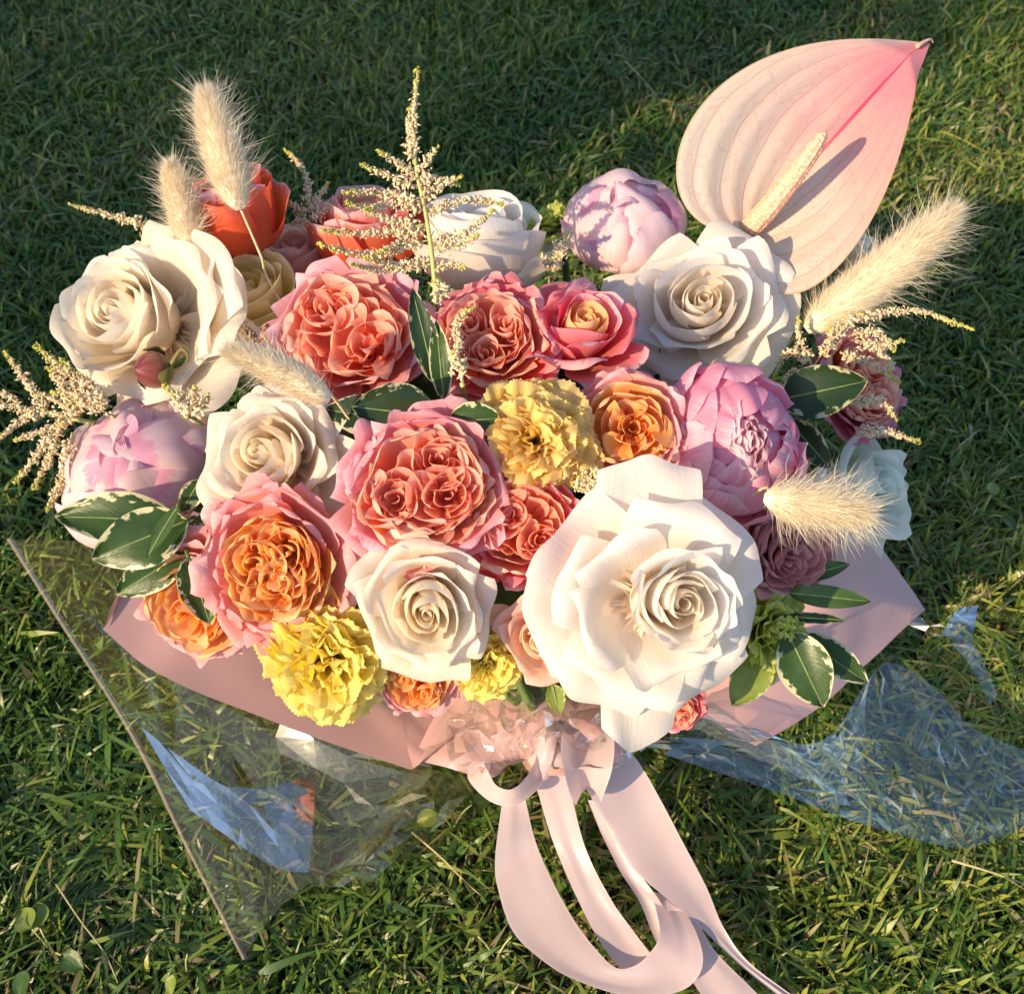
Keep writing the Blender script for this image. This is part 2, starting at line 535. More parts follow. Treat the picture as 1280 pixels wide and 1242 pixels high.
def big_mesh(name, V, A, quads, tris, mat):
    me = bpy.data.meshes.new(name)
    me.vertices.add(len(V)); me.vertices.foreach_set('co', V.astype(np.float32).ravel())
    nl = quads.size + tris.size
    me.loops.add(nl)
    me.loops.foreach_set('vertex_index', np.concatenate([quads.ravel(), tris.ravel()]).astype(np.int32))
    nq, nt_ = len(quads), len(tris)
    me.polygons.add(nq + nt_)
    ls = np.concatenate([np.arange(nq) * 4, nq * 4 + np.arange(nt_) * 3]).astype(np.int32)
    me.polygons.foreach_set('loop_start', ls)
    me.update(calc_edges=True)
    me.shade_smooth()
    if A is not None:
        a = me.attributes.new('pv', 'FLOAT_VECTOR', 'POINT')
        a.data.foreach_set('vector', A.astype(np.float32).ravel())
    me.materials.append(mat)
    o = bpy.data.objects.new(name, me)
    COL.objects.link(o)
    return o

rng = np.random.default_rng(5)
PRESS += [(-.20, -.27, .17, .13), (.30, -.24, .24, .10), (.0, -.2, .14, .12)]
B1 = blades(rng, -.80, .80, -.62, 1.05, 165000)
B2 = blades(rng, -2.0, 2.0, -1.3, 2.4, 150000, scale=1.25, hole=(-.80, .80, -.62, 1.05))
nv1 = len(B1[0])
go = big_mesh('grass', np.vstack([B1[0], B2[0]]), np.vstack([B1[1], B2[1]]),
              np.vstack([B1[2], B2[2] + nv1]), np.vstack([B1[3], B2[3] + nv1]), M['grass'])
tag(go, 'short uneven green lawn grass with dry straw bits', 'grass', kind='stuff')

# unseen leafy screen added behind the camera's left shoulder to shade the far lawn
def shade_blocker():
    rg = np.random.default_rng(11)
    d = np.array([TO_SUN.x, TO_SUN.y]); d /= np.linalg.norm(d)
    p = np.array([d[1], -d[0]])
    if p[1] < 0: p = -p
    base = d * 3.6
    l0, l1, hh, th = .24, 4.2, 2.9, .8
    c0 = base + p * (l0 + l1) / 2
    root = thing('added_hedge', 'unseen tall leafy screen added to shade the far lawn', 'shade_blocker', (c0[0], c0[1], 0))
    n = 14000
    l = rg.uniform(l0, l1, n); z = rg.uniform(.02, hh, n); t = rg.uniform(-th / 2, th / 2, n)
    l += rg.normal(0, .05, n)
    k = rg.random(n)
    t = np.where(k < .6, np.sign(t) * th / 2 + rg.normal(0, .05, n), t)
    C = np.stack([base[0] + p[0] * l + d[0] * t, base[1] + p[1] * l + d[1] * t, z], 1)
    a = rg.normal(0, 1, (n, 3)); a /= np.linalg.norm(a, axis=1)[:, None]
    b = np.cross(a, rg.normal(0, 1, (n, 3))); b /= np.linalg.norm(b, axis=1)[:, None]
    s = rg.uniform(.03, .055, n)[:, None]
    V = np.stack([C - a * s, C + b * s * .5, C + a * s, C - b * s * .5], 1).reshape(-1, 3)
    q = np.arange(n * 4).reshape(n, 4)
    A = np.repeat(np.stack([rg.random(n), np.full(n, .3), np.zeros(n)], 1), 4, 0)
    o = big_mesh('foliage', V - np.array([c0[0], c0[1], 0]), A, q, np.zeros((0, 3), int), M['grass'])
    o.parent = root
    o['kind'] = 'stuff'
    # woody inside
    for i in range(9):
        ll = l0 + .25 + i * (l1 - l0 - .4) / 8
        q0 = np.array([*(base + p * ll), 0.0])
        P = [q0, q0 + [0, .03, 1.0], q0 + [.04, 0, 2.0], q0 + [0, .05, 2.8]]
        Vt, Ft = tube(P, [.04, .03, .02, .008], 6)
        mk('trunk', Vt, Ft, M['seedbrown'], root)
    e0 = l0 + .10
    Vc = []
    for zz in (.05, hh - .2):
        for ll, tt in ((e0, -.22), (l1, -.22), (l1, .22), (e0, .22)):
            Vc.append([base[0] + p[0] * ll + d[0] * tt, base[1] + p[1] * ll + d[1] * tt, zz])
    mk('shade_core', Vc, [(0, 3, 2, 1), (4, 5, 6, 7), (0, 1, 5, 4), (1, 2, 6, 5), (2, 3, 7, 6), (3, 0, 4, 7)], M['greenleaf'], root, att=np.zeros((8, 3)), smooth=False)
shade_blocker()

# ------------------------------------------------------------------ petals
def petal(P, W, theta, rg, b=.35, k=1.0, roll=0., ruffle=0., nw=3., twist=0., tip=0., rnd=.22, jag=0., nj=9,
          fold=0., nf=5., nu=9, nv=8, off=(0, 0), wob=.02, tilt=0., maxang=2.3, vmin=0.0):
    """a petal in the flower's own frame: profile P in (radius, height), half-width W, turned to theta."""
    P = np.asarray(P, float)
    u = np.linspace(-1, 1, nu)[None, :]
    t0 = np.linspace(vmin, 1, nv)[:, None]
    au = np.abs(u)
    te = t0 * (1 - rnd * au ** 2.6) + tip * t0 ** 2 * np.exp(-(au / .38) ** 2)
    if jag:
        ph0 = rg.uniform(0, 6)
        saw = np.abs(((u * nj + ph0) % 2) - 1) - .5
        te = te + jag * t0 ** 3 * saw
    te = te + t0 ** 2 * .03 * np.sin(u * rg.uniform(2, 4) + rg.uniform(0, 6))
    s1 = 1 - te
    B = s1[..., None] ** 3 * P[0] + 3 * (s1 ** 2 * te)[..., None] * P[1] + 3 * (s1 * te ** 2)[..., None] * P[2] + (te ** 3)[..., None] * P[3]
    dB = 3 * (s1 ** 2)[..., None] * (P[1] - P[0]) + 6 * (s1 * te)[..., None] * (P[2] - P[1]) + 3 * (te ** 2)[..., None] * (P[3] - P[2])
    dB /= np.linalg.norm(dB, axis=-1)[..., None] + 1e-9
    r, z = B[..., 0], B[..., 1]
    nr, nz = -dB[..., 1], dB[..., 0]
    w = W * (b + (1 - b) * np.sin(np.minimum(1, t0 / .62) * np.pi / 2)) * (1 - .10 * t0 ** 3)
    s = u * w
    Rc = np.maximum(k * np.abs(r), .32 * W)
    ang = np.clip(s / Rc, -maxang, maxang)
    c1 = Rc * (1 - np.cos(ang))
    X = r + nr * c1; Y = Rc * np.sin(ang); Z = z + nz * c1
    Nx, Ny, Nz = nr * np.cos(ang), -np.sin(ang), nz * np.cos(ang)
    ph = rg.uniform(0, 6.28, 6)
    d = -roll * W * au ** 3 * t0 ** 2
    d = d + ruffle * W * t0 ** 3 * (np.sin(nw * np.pi * u + ph[0]) + .16 * np.sin(nw * 2.1 * np.pi * u + ph[1]))
    d = d + twist * W * u * t0
    d = d + wob * W * t0 * (np.sin(2.2 * u + 3 * t0 + ph[2]) + np.sin(5 * u - 4 * t0 + ph[3]) * .6)
    if fold:
        d = d + fold * W * t0 ** 1.5 * np.sin(nf * np.pi * u + ph[4] + 1.5 * t0)
    X = X + Nx * d; Y = Y + Ny * d; Z = Z + Nz * d
    if tilt:
        # lean the whole petal sideways round its base
        ct, st = math.cos(tilt), math.sin(tilt)
        Y, Z = Y * ct - Z * st, Y * st + Z * ct
    ct, st = math.cos(theta), math.sin(theta)
    V = np.stack([X * ct - Y * st + off[0], X * st + Y * ct + off[1], Z], -1).reshape(-1, 3)
    e = np.maximum(np.broadcast_to(t0, te.shape), au ** 3 * .85 * np.broadcast_to(t0, te.shape) ** .5)
    A = np.stack([np.broadcast_to(u, te.shape), np.broadcast_to(t0, te.shape), e], -1).reshape(-1, 3)
    return V, gridF(nu, nv), A

GA = math.radians(137.5)

def rose_petals(rg, N=24, Rp=1.25, H=((0, .88), (.25, .92), (.5, .84), (.8, .55), (1, .30)), reflex=.25, Wout=.74, ruffle=.03,
                mi='cream', mo='cream', split=.4, depth=1.0, Rmax=1.0, roll=.16, tipo=.05, nuo=17, cup=False):
    out = []
    hx, hy = zip(*H)
    for i in range(N):
        f = i / (N - 1)
        R = (.05 + (Rmax - .05) * f ** Rp) * rg.uniform(.94, 1.05)
        h = np.interp(f, hx, hy) * depth * rg.uniform(.96, 1.04)
        th = i * GA + rg.uniform(-.25, .25)
        if f < .5:      # still furled round the heart
            z0 = .42 * h * (1 - f * 1.2)
            P = [(.02, z0), (R * 1.0, z0 + .08 * h), (R * 1.20, .78 * h), (R * (.80 + .35 * f), h)]
            W = R * (1.75 - .9 * f)
            out.append((petal(P, W, th, rg, b=.5, k=1.0, twist=.10, ruffle=ruffle * .6, roll=.04, rnd=.14, nw=1.4, nu=13, nv=8, wob=.015),
                        mi if f < split else mo))
        elif cup:
            g = (f - .5) * 2
            P = [(.03, 0), (R * 1.15, -.02), (R * .84, h * .80), (R * (.94 + .9 * g * reflex), h * (1 - .07 * g))]
            out.append((petal(P, Wout * rg.uniform(.92, 1.08), th, rg, b=.42, k=1.0 + .12 * g, twist=.05, ruffle=ruffle, roll=roll * g, rnd=.16, tip=tipo * g,
                              nw=rg.uniform(.8, 1.6), nu=nuo, nv=14, wob=.02), mi if f < split else mo))
        else:
            g = (f - .5) * 2
            P = [(.03, 0), (R * (.75 - .05 * g), .02 * h), (R * (.95 - .10 * g), h * (.95 + reflex * g * 1.6)), (R * (1.0 + .04 * g), h * (1 - reflex * 1.2 * g))]
            W = Wout * (.62 + .38 * g) * rg.uniform(.92, 1.08)
            out.append((petal(P, W, th, rg, b=.38, k=1.0 + .45 * g, twist=.06, ruffle=ruffle * (.6 + g), roll=roll * (.3 + .7 * g), rnd=.17, tip=tipo * g,
                              nw=rg.uniform(.8, 1.6), nu=nuo, nv=13, wob=.03), mi if f < split else mo))
    return out

def garden_petals(rg, mi, mo, subs=4, ruffle=.08, outer=((1.0, .36, 6), (.93, .54, 6), (.82, .66, 6), (.70, .74, 6)), reflex=.22, core=.36, sp=.34, depth=1.0, nsub=7, fan=0):
    out = []
    for li, (R0, h0, n) in enumerate(outer):
        ph = rg.uniform(0, 6)
        for i in range(n):
            R = R0 * rg.uniform(.93, 1.06); h = h0 * depth * rg.uniform(.90, 1.10)
            g = 1 - li / len(outer)
            P = [(.04, 0), (R * .80, .0), (R * .98, h * (.95 + reflex * g)), (R * (1.02 - .06 * li), h * (1.0 - reflex * g * .6))]
            out.append((petal(P, .60 * R0 * rg.uniform(.85, 1.15), ph + i * 2 * math.pi / n + rg.uniform(-.25, .25), rg, b=.4, k=1.25 - .1 * li,
                              ruffle=ruffle * rg.uniform(.5, 1.3), nw=rg.uniform(.9, 1.9), roll=.10, rnd=.12, fold=.02, nf=2, nu=19, nv=11, wob=.03), (mo if li < 2 else (mi if li == 3 or rg.random() < .45 else mo))))
    # quartered heart: several nested swirls pressed together
    a0 = rg.uniform(0, 6)
    cs = []
    for i in range(subs):
        a = a0 + i * 2 * math.pi / subs + rg.uniform(-.3, .3)
        q = sp * rg.uniform(.85, 1.1)
        cs.append((q * math.cos(a), q * math.sin(a), core * rg.uniform(.85, 1.12), a))
    for cx, cy, cr, aa in cs:
        a1 = rg.uniform(0, 6)
        for i in range(nsub):
            f = (i + .35) / nsub
            R = cr * (.10 + .98 * f)
            h = (.78 - .06 * f + rg.uniform(-.05, .05)) * depth
            P = [(.02, .34), (R * .9, .36), (R * 1.12, .66 * depth), (R * rg.uniform(.92, 1.16), h)]
            out.append((petal(P, R * rg.uniform(1.25, 1.8), a1 + i * GA, rg, b=.6, k=1.0, ruffle=.06 + .05 * f, nw=rg.uniform(.7, 1.5), rnd=.05, nu=15, nv=8,
                              off=(cx, cy), wob=.05, twist=.10, maxang=2.1), mi))
    # petals folded double, nested one in the other, fanning from the heart
    for i in range(fan):
        a = a0 + i * 2 * math.pi / fan + rg.uniform(-.16, .16)
        for q in range(3):
            R = (.70 - .12 * q) * rg.uniform(.95, 1.05)
            P = [(.06, .30), (R * .85, .30), (R * 1.03, .58 * depth), (R * 1.03, (.76 - .02 * q + rg.uniform(-.04, .05)) * depth)]
            out.append((petal(P, (.40 - .075 * q) * rg.uniform(.85, 1.15), a + rg.uniform(-.07, .07), rg, b=.6, k=rg.uniform(.34, .5), ruffle=.06, nw=rg.uniform(.8, 1.8), rnd=.06, nu=17, nv=8, wob=.05, twist=rg.uniform(-.15, .15), maxang=2.2), mi))
    # long petals sweeping from the heart out between the swirls
    for i in range(0 if fan else 4 * subs + 4):
        a = a0 + (i + .5) * 2 * math.pi / (4 * subs + 4) + rg.uniform(-.12, .12)
        R = rg.uniform(.40, .66)
        P = [(.06, .30), (R * .85, .32), (R * 1.05, .60 * depth), (R * 1.04, (.74 + rg.uniform(-.06, .05)) * depth)]
        out.append((petal(P, .26 * rg.uniform(.8, 1.3), a, rg, b=.6, k=rg.choice([.5, .8, 1.6]), ruffle=.10, nw=rg.uniform(.8, 1.8), rnd=.08, nu=13, nv=8, wob=.05, twist=rg.uniform(-.2, .2)), mi))
    return out

def peony_petals(rg, mo, mi, opened=False, tuft=8, tall=1.0, rimruf=.08):
    out = []
    if opened:
        specs = [(1.02, .92, .96, 5, .70), (1.03, 1.16, .80, 6, .60), (1.0, 1.30, .60, 7, .52), (.92, 1.41, .42, 7, .44), (.80, 1.46, .28, 7, .36)]
    else:
        specs = [(1.04, 1.0, .82, 5, .74), (1.05, 1.30, .50, 5, .72), (1.0, 1.44, .20, 5, .68), (.94, 1.48, -.06, 4, .60), (.86, 1.46, -.34, 3, .50)]
    for li, (R0, h0, lean, n, W) in enumerate(specs):
        ph = rg.uniform(0, 6)
        for i in range(n):
            R = R0 * rg.uniform(.90, 1.07); h = h0 * tall * rg.uniform(.86, 1.07)
            le = lean + rg.uniform(-.06, .08)
            P = [(.05, 0), (R * 1.18, -.02), (R * 1.22, h * .80), (R * le, h)]
            out.append((petal(P, W * rg.uniform(.85, 1.15), ph + i * 2 * math.pi / n + rg.uniform(-.25, .25), rg, b=.35, k=.98 + .03 * (3 - li), ruffle=rimruf * (1 if li else .6), nw=rg.uniform(1.2, 2.8), jag=.014, nj=rg.uniform(1.5, 3),
                              rnd=.14, nu=21, nv=15, wob=.025, twist=.07, tip=0), mo))
    for i in range(tuft):
        f = i / tuft
        a = i * GA + (rg.uniform(-.6, .6) if opened else 0)
        if opened:
            R = .06 + .40 * f ** .7
            h = (1.47 - .04 * f + rg.uniform(-.06, .06)) * tall
            P = [(.05, .7), (R * 1.0, .8), (R * 1.25, 1.2 * tall), (R * rg.uniform(.65, .95), h)]
            out.append((petal(P, (.22 + .12 * f) * rg.uniform(.8, 1.3), a, rg, b=.5, k=rg.uniform(.8, 1.5), ruffle=.14, nw=rg.uniform(1.2, 2.6), jag=.03, nj=4, rnd=.12, nu=17, nv=10, wob=.06, twist=rg.uniform(-.2, .3)), mi))
            out[-1][0][0][:, 0] *= .72; out[-1][0][0][:, 1] *= 1.08
        else:
            R = .05 + .22 * f
            h = (1.50 - .04 * f) * tall
            P = [(.05, .6), (R * 1.0, .7), (R * 1.5, 1.25 * tall), (R * .5, h)]
            out.append((petal(P, .26, a, rg, b=.5, k=1.0, ruffle=.06, nw=2, rnd=.12, nu=11, nv=9, wob=.04), mi))
    return out

def carnation_petals(rg, mo, n=36, jag=.045, depth=1.0, flat=1.0):
    out = []
    for i in range(n):
        f = i / (n - 1)
        a = i * GA + rg.uniform(-.3, .3)
        R = (.10 + .90 * f ** .7) * rg.uniform(.90, 1.08)
        h = np.interp(f, [0, .3, .6, 1], [.78, .80, .62, .22]) * depth * rg.uniform(.88, 1.12)
        P = [(.03, .25 * (1 - f)), (R * .30, .40 * h), (R * .72, h * .96), (R * (1.0 + .05 * f), h * (1.0 if f < .6 else .90))]
        W = (.24 + .32 * f) * rg.uniform(.85, 1.2)
        out.append((petal(P, W, a, rg, b=.12, k=1.8, fold=.10 + .12 * (1 - f), nf=rg.uniform(1.6, 3.2), ruffle=.12, nw=rg.uniform(1.5, 3), jag=jag, nj=rg.integers(11, 16), rnd=.26,
                          nu=41, nv=10, wob=.05, tilt=rg.uniform(-.12, .12)), mo))
    return out

def axis_cam(ax, ay, az):
    v = RGT * ax + UPV * ay - FWD * az
    return v.normalized()

def frame(axis, spin):
    z = Vector(axis).normalized()
    x = z.cross(Vector((0.1, 1, 0.2)))
    x.normalize()
    y = z.cross(x)
    R = Matrix((x, y, z)).transposed() @ Matrix.Rotation(spin, 3, 'Z')
    return np.array(R)

def add_stem(root, p0, axis, rad=.0026, mat='stem', name='stem', rg=None, straight=.05):
    p0 = np.array(p0); ax = np.array(axis)
    j = rg.normal(0, .008, 3) if rg is not None else np.zeros(3)
    k = np.array(KNOT) + j * .8
    end = k + np.array([.012, .018, -.062]) + j * .6
    end[2] = max(end[2], .006)
    m1 = p0 - ax * straight
    # stay inside the bunch
    m2 = m1 * .45 + k * .55
    P = catmull([p0, m1, m2, k, end], 13)
    V, F = tube(P, rad, 6)
    return mk(name, V, F, M[mat], root)

def build_flower(name, label, cat, petals, S, pos, axis, spin, group=None, zc=.55, stem=True, sepal=True, rg=None, stemrad=.0028):
    """pos: where the middle of the head (height zc) sits; S: radius of the head in metres."""
    R = frame(axis, spin)
    base = np.array(pos) - R[:, 2] * zc * S
    root = thing(name, label, cat, base, group)
    wr = np.random.default_rng(int(abs(pos[0]) * 1e5) + 7)
    sx, sy, lx, ly = wr.uniform(.92, 1.07), wr.uniform(.92, 1.07), wr.uniform(-.16, .16), wr.uniform(-.16, .16)
    p1, p2 = wr.uniform(0, 6, 2)
    for (V, F, A), m in petals:
        V = V.copy()
        V[:, 0], V[:, 1] = (V[:, 0] * sx + V[:, 2] * lx + .035 * np.sin(2.6 * V[:, 1] + p1), V[:, 1] * sy + V[:, 2] * ly + .035 * np.sin(2.6 * V[:, 0] + p2))
        mk('petal', (V * S) @ R.T + base, F, M[m], root, att=A)
    rg = rg or np.random.default_rng(1)
    if sepal:
        for i in range(5):
            P = [(.05, -.03), (.22, -.08), (.42, -.05), (.50, rg.uniform(-.05, .12))]
            V, F, A = petal(P, .14, i * 2 * math.pi / 5, rg, b=.7, rnd=.1, tip=.3, nu=5, nv=6, k=2)
            mk('sepal', (V * S) @ R.T + base, F, M['greenleaf'], root, att=A)
    if stem:
        add_stem(root, base, R[:, 2], rad=stemrad, rg=rg)
    return root

# ------------------------------------------------------------------ the flowers
def flower(name, label, cat, px, py, rpx, axis, kind, lift=0.0, spin=0.0, seed=0, zc=.6, group=None, **kw):
    rg = np.random.default_rng(100 + seed)
    d = dome_d(px, py) - lift
    pos = at_d(px, py, d)
    S_ = rpx * 1.09 * d / FPX
    fn = {'rose': rose_petals, 'garden': garden_petals, 'peony': peony_petals, 'carnation': carnation_petals}[kind]
    pts = fn(rg, **kw)
    return build_flower(name, label, cat, pts, S_, pos, axis_cam(*axis), spin, group, zc=zc, rg=rg, sepal=(kind != 'carnation'))

CUP = ((0, 1.05), (.3, 1.22), (.6, 1.25), (.85, 1.12), (1, .95))
G_W, G_G, G_P, G_C, G_K = 'white roses of the bouquet', 'ruffled pink and orange garden roses of the bouquet', 'peonies of the bouquet', 'carnations of the bouquet', 'coral roses of the bouquet'

# back row, seen from the side
flower('rose', 'tall coral red cup rose behind the tallest bunny tail', 'rose', 297, 268, 58, (-.14, .86, .50), 'rose', lift=.012, seed=1, zc=.85, cup=True, tipo=0.0, depth=1.3,
       N=22, H=CUP, mi='coral_in', mo='coral', reflex=.26, ruffle=.08, Wout=.92, Rmax=1.0, Rp=.8, roll=.05, group=G_K, split=.45)
flower('rose', 'coral pink rose half hidden behind the upright astilbe plume', 'rose', 455, 292, 66, (-.05, .85, .5), 'rose', lift=-.012, seed=2, zc=.6, cup=True,
       N=18, H=((0, .9), (.3, 1.05), (.6, 1.05), (.85, .95), (1, .85)), mi='coral_in', mo='coral', reflex=.26, ruffle=.08, Wout=.85, Rp=.8, tipo=0.0, depth=1.15, roll=.05, group=G_K)
flower('rose', 'white cup rose in the back row right of the upright astilbe', 'rose', 607, 308, 80, (.05, .84, .52), 'rose', lift=-.008, seed=3, zc=.62, cup=True,
       N=18, H=((0, .95), (.3, 1.1), (.6, 1.1), (.85, 1.0), (1, .75)), mi='white', mo='white', reflex=.2, Wout=.9, Rp=.8, tipo=0.0, depth=1.1, roll=.05, group=G_W)
flower('rose', 'pale yellow rose tucked under the coral red cup rose', 'rose', 314, 360, 58, (.0, .60, .8), 'rose', lift=.022, seed=4, zc=.7, cup=True,
       N=15, H=CUP, mi='paleyellow', mo='paleyellow', reflex=.1, Wout=.9, Rp=.8, tipo=0.0, roll=.05)
flower('rose', 'blush rose deep between the coral roses of the back row', 'rose', 372, 325, 46, (.1, .7, .7), 'rose', lift=-.022, seed=5, zc=.6, N=15, cup=True, H=CUP, mi='blush', mo='blush', reflex=.15, Wout=.7, Rp=.9)
flower('carnation', 'pale green yellow carnation peeping beside the pale back peony', 'carnation', 690, 272, 38, (-.2, .75, .6), 'carnation', lift=-.02, seed=6, mo='greenyellow', n=26, group=G_C)
flower('peony', 'pale lilac pink peony at the back beside the anthurium', 'peony', 776, 268, 71, (-.05, .50, .85), 'peony', lift=.004, seed=7, zc=.75, spin=.6,
       mo='peonypale', mi='peonypale', tuft=3, group=G_P, tall=.95)
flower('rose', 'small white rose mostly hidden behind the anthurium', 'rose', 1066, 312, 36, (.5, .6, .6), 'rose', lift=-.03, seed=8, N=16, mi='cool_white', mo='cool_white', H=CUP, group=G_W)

# middle rows
flower('rose', 'ruffled pink garden rose with two swirls below the upright astilbe', 'rose', 430, 412, 90, (-.12, .20, .95), 'garden', lift=.008, seed=10, mi='rosepink_in', mo='rosepink', subs=2, core=.42, sp=.36, nsub=8, ruffle=.10, group=G_G)
flower('rose', 'deep pink ruffled rose left of the coral spiral rose', 'rose', 612, 420, 76, (-.1, .30, .93), 'garden', lift=-.004, seed=11, mi='rosepink_in', mo='hotpink', subs=3, core=.34, sp=.32, ruffle=.09, group=G_G)
flower('rose', 'coral pink spiral rose left of the white rose below the anthurium', 'rose', 718, 416, 74, (.05, .55, .85), 'rose', lift=.004, seed=12, zc=.66, N=24,
       H=((0, .80), (.3, 1.0), (.6, .98), (.85, .78), (1, .55)), mi='orange_in', mo='hotpink', split=.42, reflex=.22, Wout=.68, ruffle=.07, group=G_K)
flower('rose', 'open white rose directly below the anthurium', 'rose', 880, 388, 108, (-.06, .08, .99), 'rose', lift=.022, seed=13, zc=.6, N=28, Rp=1.25,
       mi='cream', mo='white', reflex=.26, Wout=.66, group=G_W, spin=.9)
flower('rose', 'peach and orange rose between yellow carnation and pink peony', 'rose', 787, 533, 72, (-.05, .12, .98), 'garden', lift=.004, seed=14, mi='orange_in', mo='peachpink', subs=1, sp=.08, core=.55, nsub=11, ruffle=.09, group=G_G)
flower('peony', 'bright pink peony above the largest white rose', 'peony', 909, 547, 80, (.06, .10, .98), 'peony', lift=.010, seed=15, zc=.8, spin=.3, mo='peonypink', mi='peonypink_in', opened=True, tuft=20, group=G_P, rimruf=.07, tall=.95)
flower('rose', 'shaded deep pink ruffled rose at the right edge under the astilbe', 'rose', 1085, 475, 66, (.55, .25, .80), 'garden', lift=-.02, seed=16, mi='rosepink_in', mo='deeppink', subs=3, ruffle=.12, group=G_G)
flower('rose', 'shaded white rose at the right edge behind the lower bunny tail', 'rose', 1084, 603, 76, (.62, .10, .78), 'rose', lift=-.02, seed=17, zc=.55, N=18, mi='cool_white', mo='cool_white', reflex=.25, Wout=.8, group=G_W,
       H=((0, .8), (.3, .9), (.6, .85), (.85, .6), (1, .4)))
flower('rose', 'white spiral rose beside the lilac peony below the lying bunny tail', 'rose', 346, 566, 90, (-.10, .05, .99), 'rose', lift=.010, seed=18, zc=.6, N=30, mi='cream_deep', mo='cream', reflex=.24, Wout=.66, group=G_W, spin=2.2)
flower('peony', 'lilac pink peony at the left edge over variegated leaves', 'peony', 160, 574, 88, (-.16, .48, .86), 'peony', lift=.028, seed=19, zc=.75, spin=2.0, mo='peonypale', mi='peonypale', tuft=3, group=G_P, tall=.95)
flower('rose', 'coral pink quartered garden rose in the middle of the bouquet', 'rose', 526, 612, 94, (.02, .06, .99), 'garden', lift=.018, seed=20, mi='rosepink_in', mo='rosepink', subs=3, core=.40, sp=.34, nsub=8, ruffle=.11, group=G_G)
flower('carnation', 'straw yellow carnation in the middle of the bouquet', 'carnation', 668, 545, 78, (.02, .10, .99), 'carnation', lift=.010, seed=21, mo='straw', n=58, group=G_C, zc=.5)
flower('rose', 'coral ruffled rose with two swirls left of the largest white rose', 'rose', 655, 668, 76, (.05, -.02, 1.0), 'garden', lift=.002, seed=22, mi='rosepink_in', mo='hotpink', subs=2, ruffle=.10, group=G_G)
flower('rose', 'orange hearted pink garden rose above the lower left carnation', 'rose', 338, 712, 94, (-.10, -.08, .99), 'garden', lift=.014, seed=23, mi='orange_in', mo='peachpink', subs=3, core=.36, sp=.26, nsub=9, ruffle=.09, group=G_G)
flower('rose', 'half hidden peach orange rose behind a leaf at the lower left', 'rose', 240, 748, 78, (-.36, -.30, .88), 'garden', lift=.004, seed=24, mi='orange_in', mo='peachpink', subs=2, core=.38, sp=.28, ruffle=.08, group=G_G)
flower('rose', 'cream spiral rose above the front yellow carnations', 'rose', 528, 756, 92, (.0, -.14, .99), 'rose', lift=.019, seed=25, zc=.6, N=30, mi='cream_deep', mo='cream', reflex=.22, Wout=.68, group=G_W, spin=1.1)
flower('rose', 'pale cream rose squeezed left under the largest white rose', 'rose', 672, 803, 62, (-.25, -.25, .93), 'rose', lift=.004, seed=26, zc=.6, N=22, mi='cream_deep', mo='blush', reflex=.15, Wout=.68, group=G_W)
flower('carnation', 'bright yellow carnation hanging lowest at the front left', 'carnation', 398, 826, 90, (-.06, -.35, .93), 'carnation', lift=.006, seed=27, mo='yellow', n=58, group=G_C, zc=.5)
flower('carnation', 'small bright yellow carnation below the cream spiral rose', 'carnation', 608, 830, 52, (.0, -.3, .95), 'carnation', lift=-.012, seed=28, mo='yellow', n=58, group=G_C, zc=.5)
flower('rose', 'small peach garden rose between the two front yellow carnations', 'rose', 520, 852, 50, (.0, -.38, .92), 'garden', lift=-.012, seed=29, mi='orange_in', mo='peachpink', subs=2, ruffle=.12, group=G_G)
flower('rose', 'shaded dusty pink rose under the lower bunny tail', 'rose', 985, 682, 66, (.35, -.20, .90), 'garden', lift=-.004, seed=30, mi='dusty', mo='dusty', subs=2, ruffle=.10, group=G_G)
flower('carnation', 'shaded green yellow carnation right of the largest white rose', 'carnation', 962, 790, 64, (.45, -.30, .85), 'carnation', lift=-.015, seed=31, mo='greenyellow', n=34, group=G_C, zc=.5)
flower('rose', 'small coral rose peeping out under the largest white rose', 'rose', 845, 888, 34, (.05, -.5, .85), 'garden', lift=-.03, seed=33, mi='rosepink_in', mo='hotpink', subs=2, group=G_G)

# roses with a closed heart on wide flung petals; angles are given in the picture's sense
def flung_rose(label, px, py, rpx, axis, lift, rows, heart, hoff, mats, seed):
    rg = np.random.default_rng(seed)
    d = dome_d(px, py) - lift
    pos = at_d(px, py, d)
    S_ = rpx * d / FPX
    out = []
    for (V, F, A), m in rose_petals(rg, mi=mats[0], mo=mats[1], **heart):
        V = V + np.array([hoff[0], hoff[1], .06]) * np.clip(V[:, 2:3] / .4, 0, 1)
        out.append(((V, F, A), m))
    for a, R, h, W, rf in rows:
        P = [(.03, 0), (R * .60, -.03), (R * .84, h * (1.0 + rf * 1.5)), (R * 1.04, h * (1 - rf * 1.5))]
        out.append((petal(P, W * rg.uniform(.95, 1.08), a + rg.uniform(-.08, .08), rg, b=.42, k=rg.uniform(1.2, 2.4), roll=.12 + rf * .4, ruffle=.08, nw=rg.uniform(.7, 1.4), rnd=rg.uniform(.06, .16), tip=rg.uniform(0, .10), nu=23, nv=18, wob=.085, twist=rg.uniform(-.12, .12)), mats[2]))
    z = Vector(axis_cam(*axis)); x = (RGT - z * RGT.dot(z)).normalized(); y = z.cross(x)
    R = np.array(Matrix((x, y, z)).transposed())
    base = np.array(pos) - R[:, 2] * .35 * S_
    root = thing('rose', label, 'rose', base, G_W)
    for (V, F, A), m in out:
        mk('petal', (V * S_) @ R.T + base, F, M[m], root, att=A)
    add_stem(root, base, R[:, 2], rad=.0032, rg=rg)

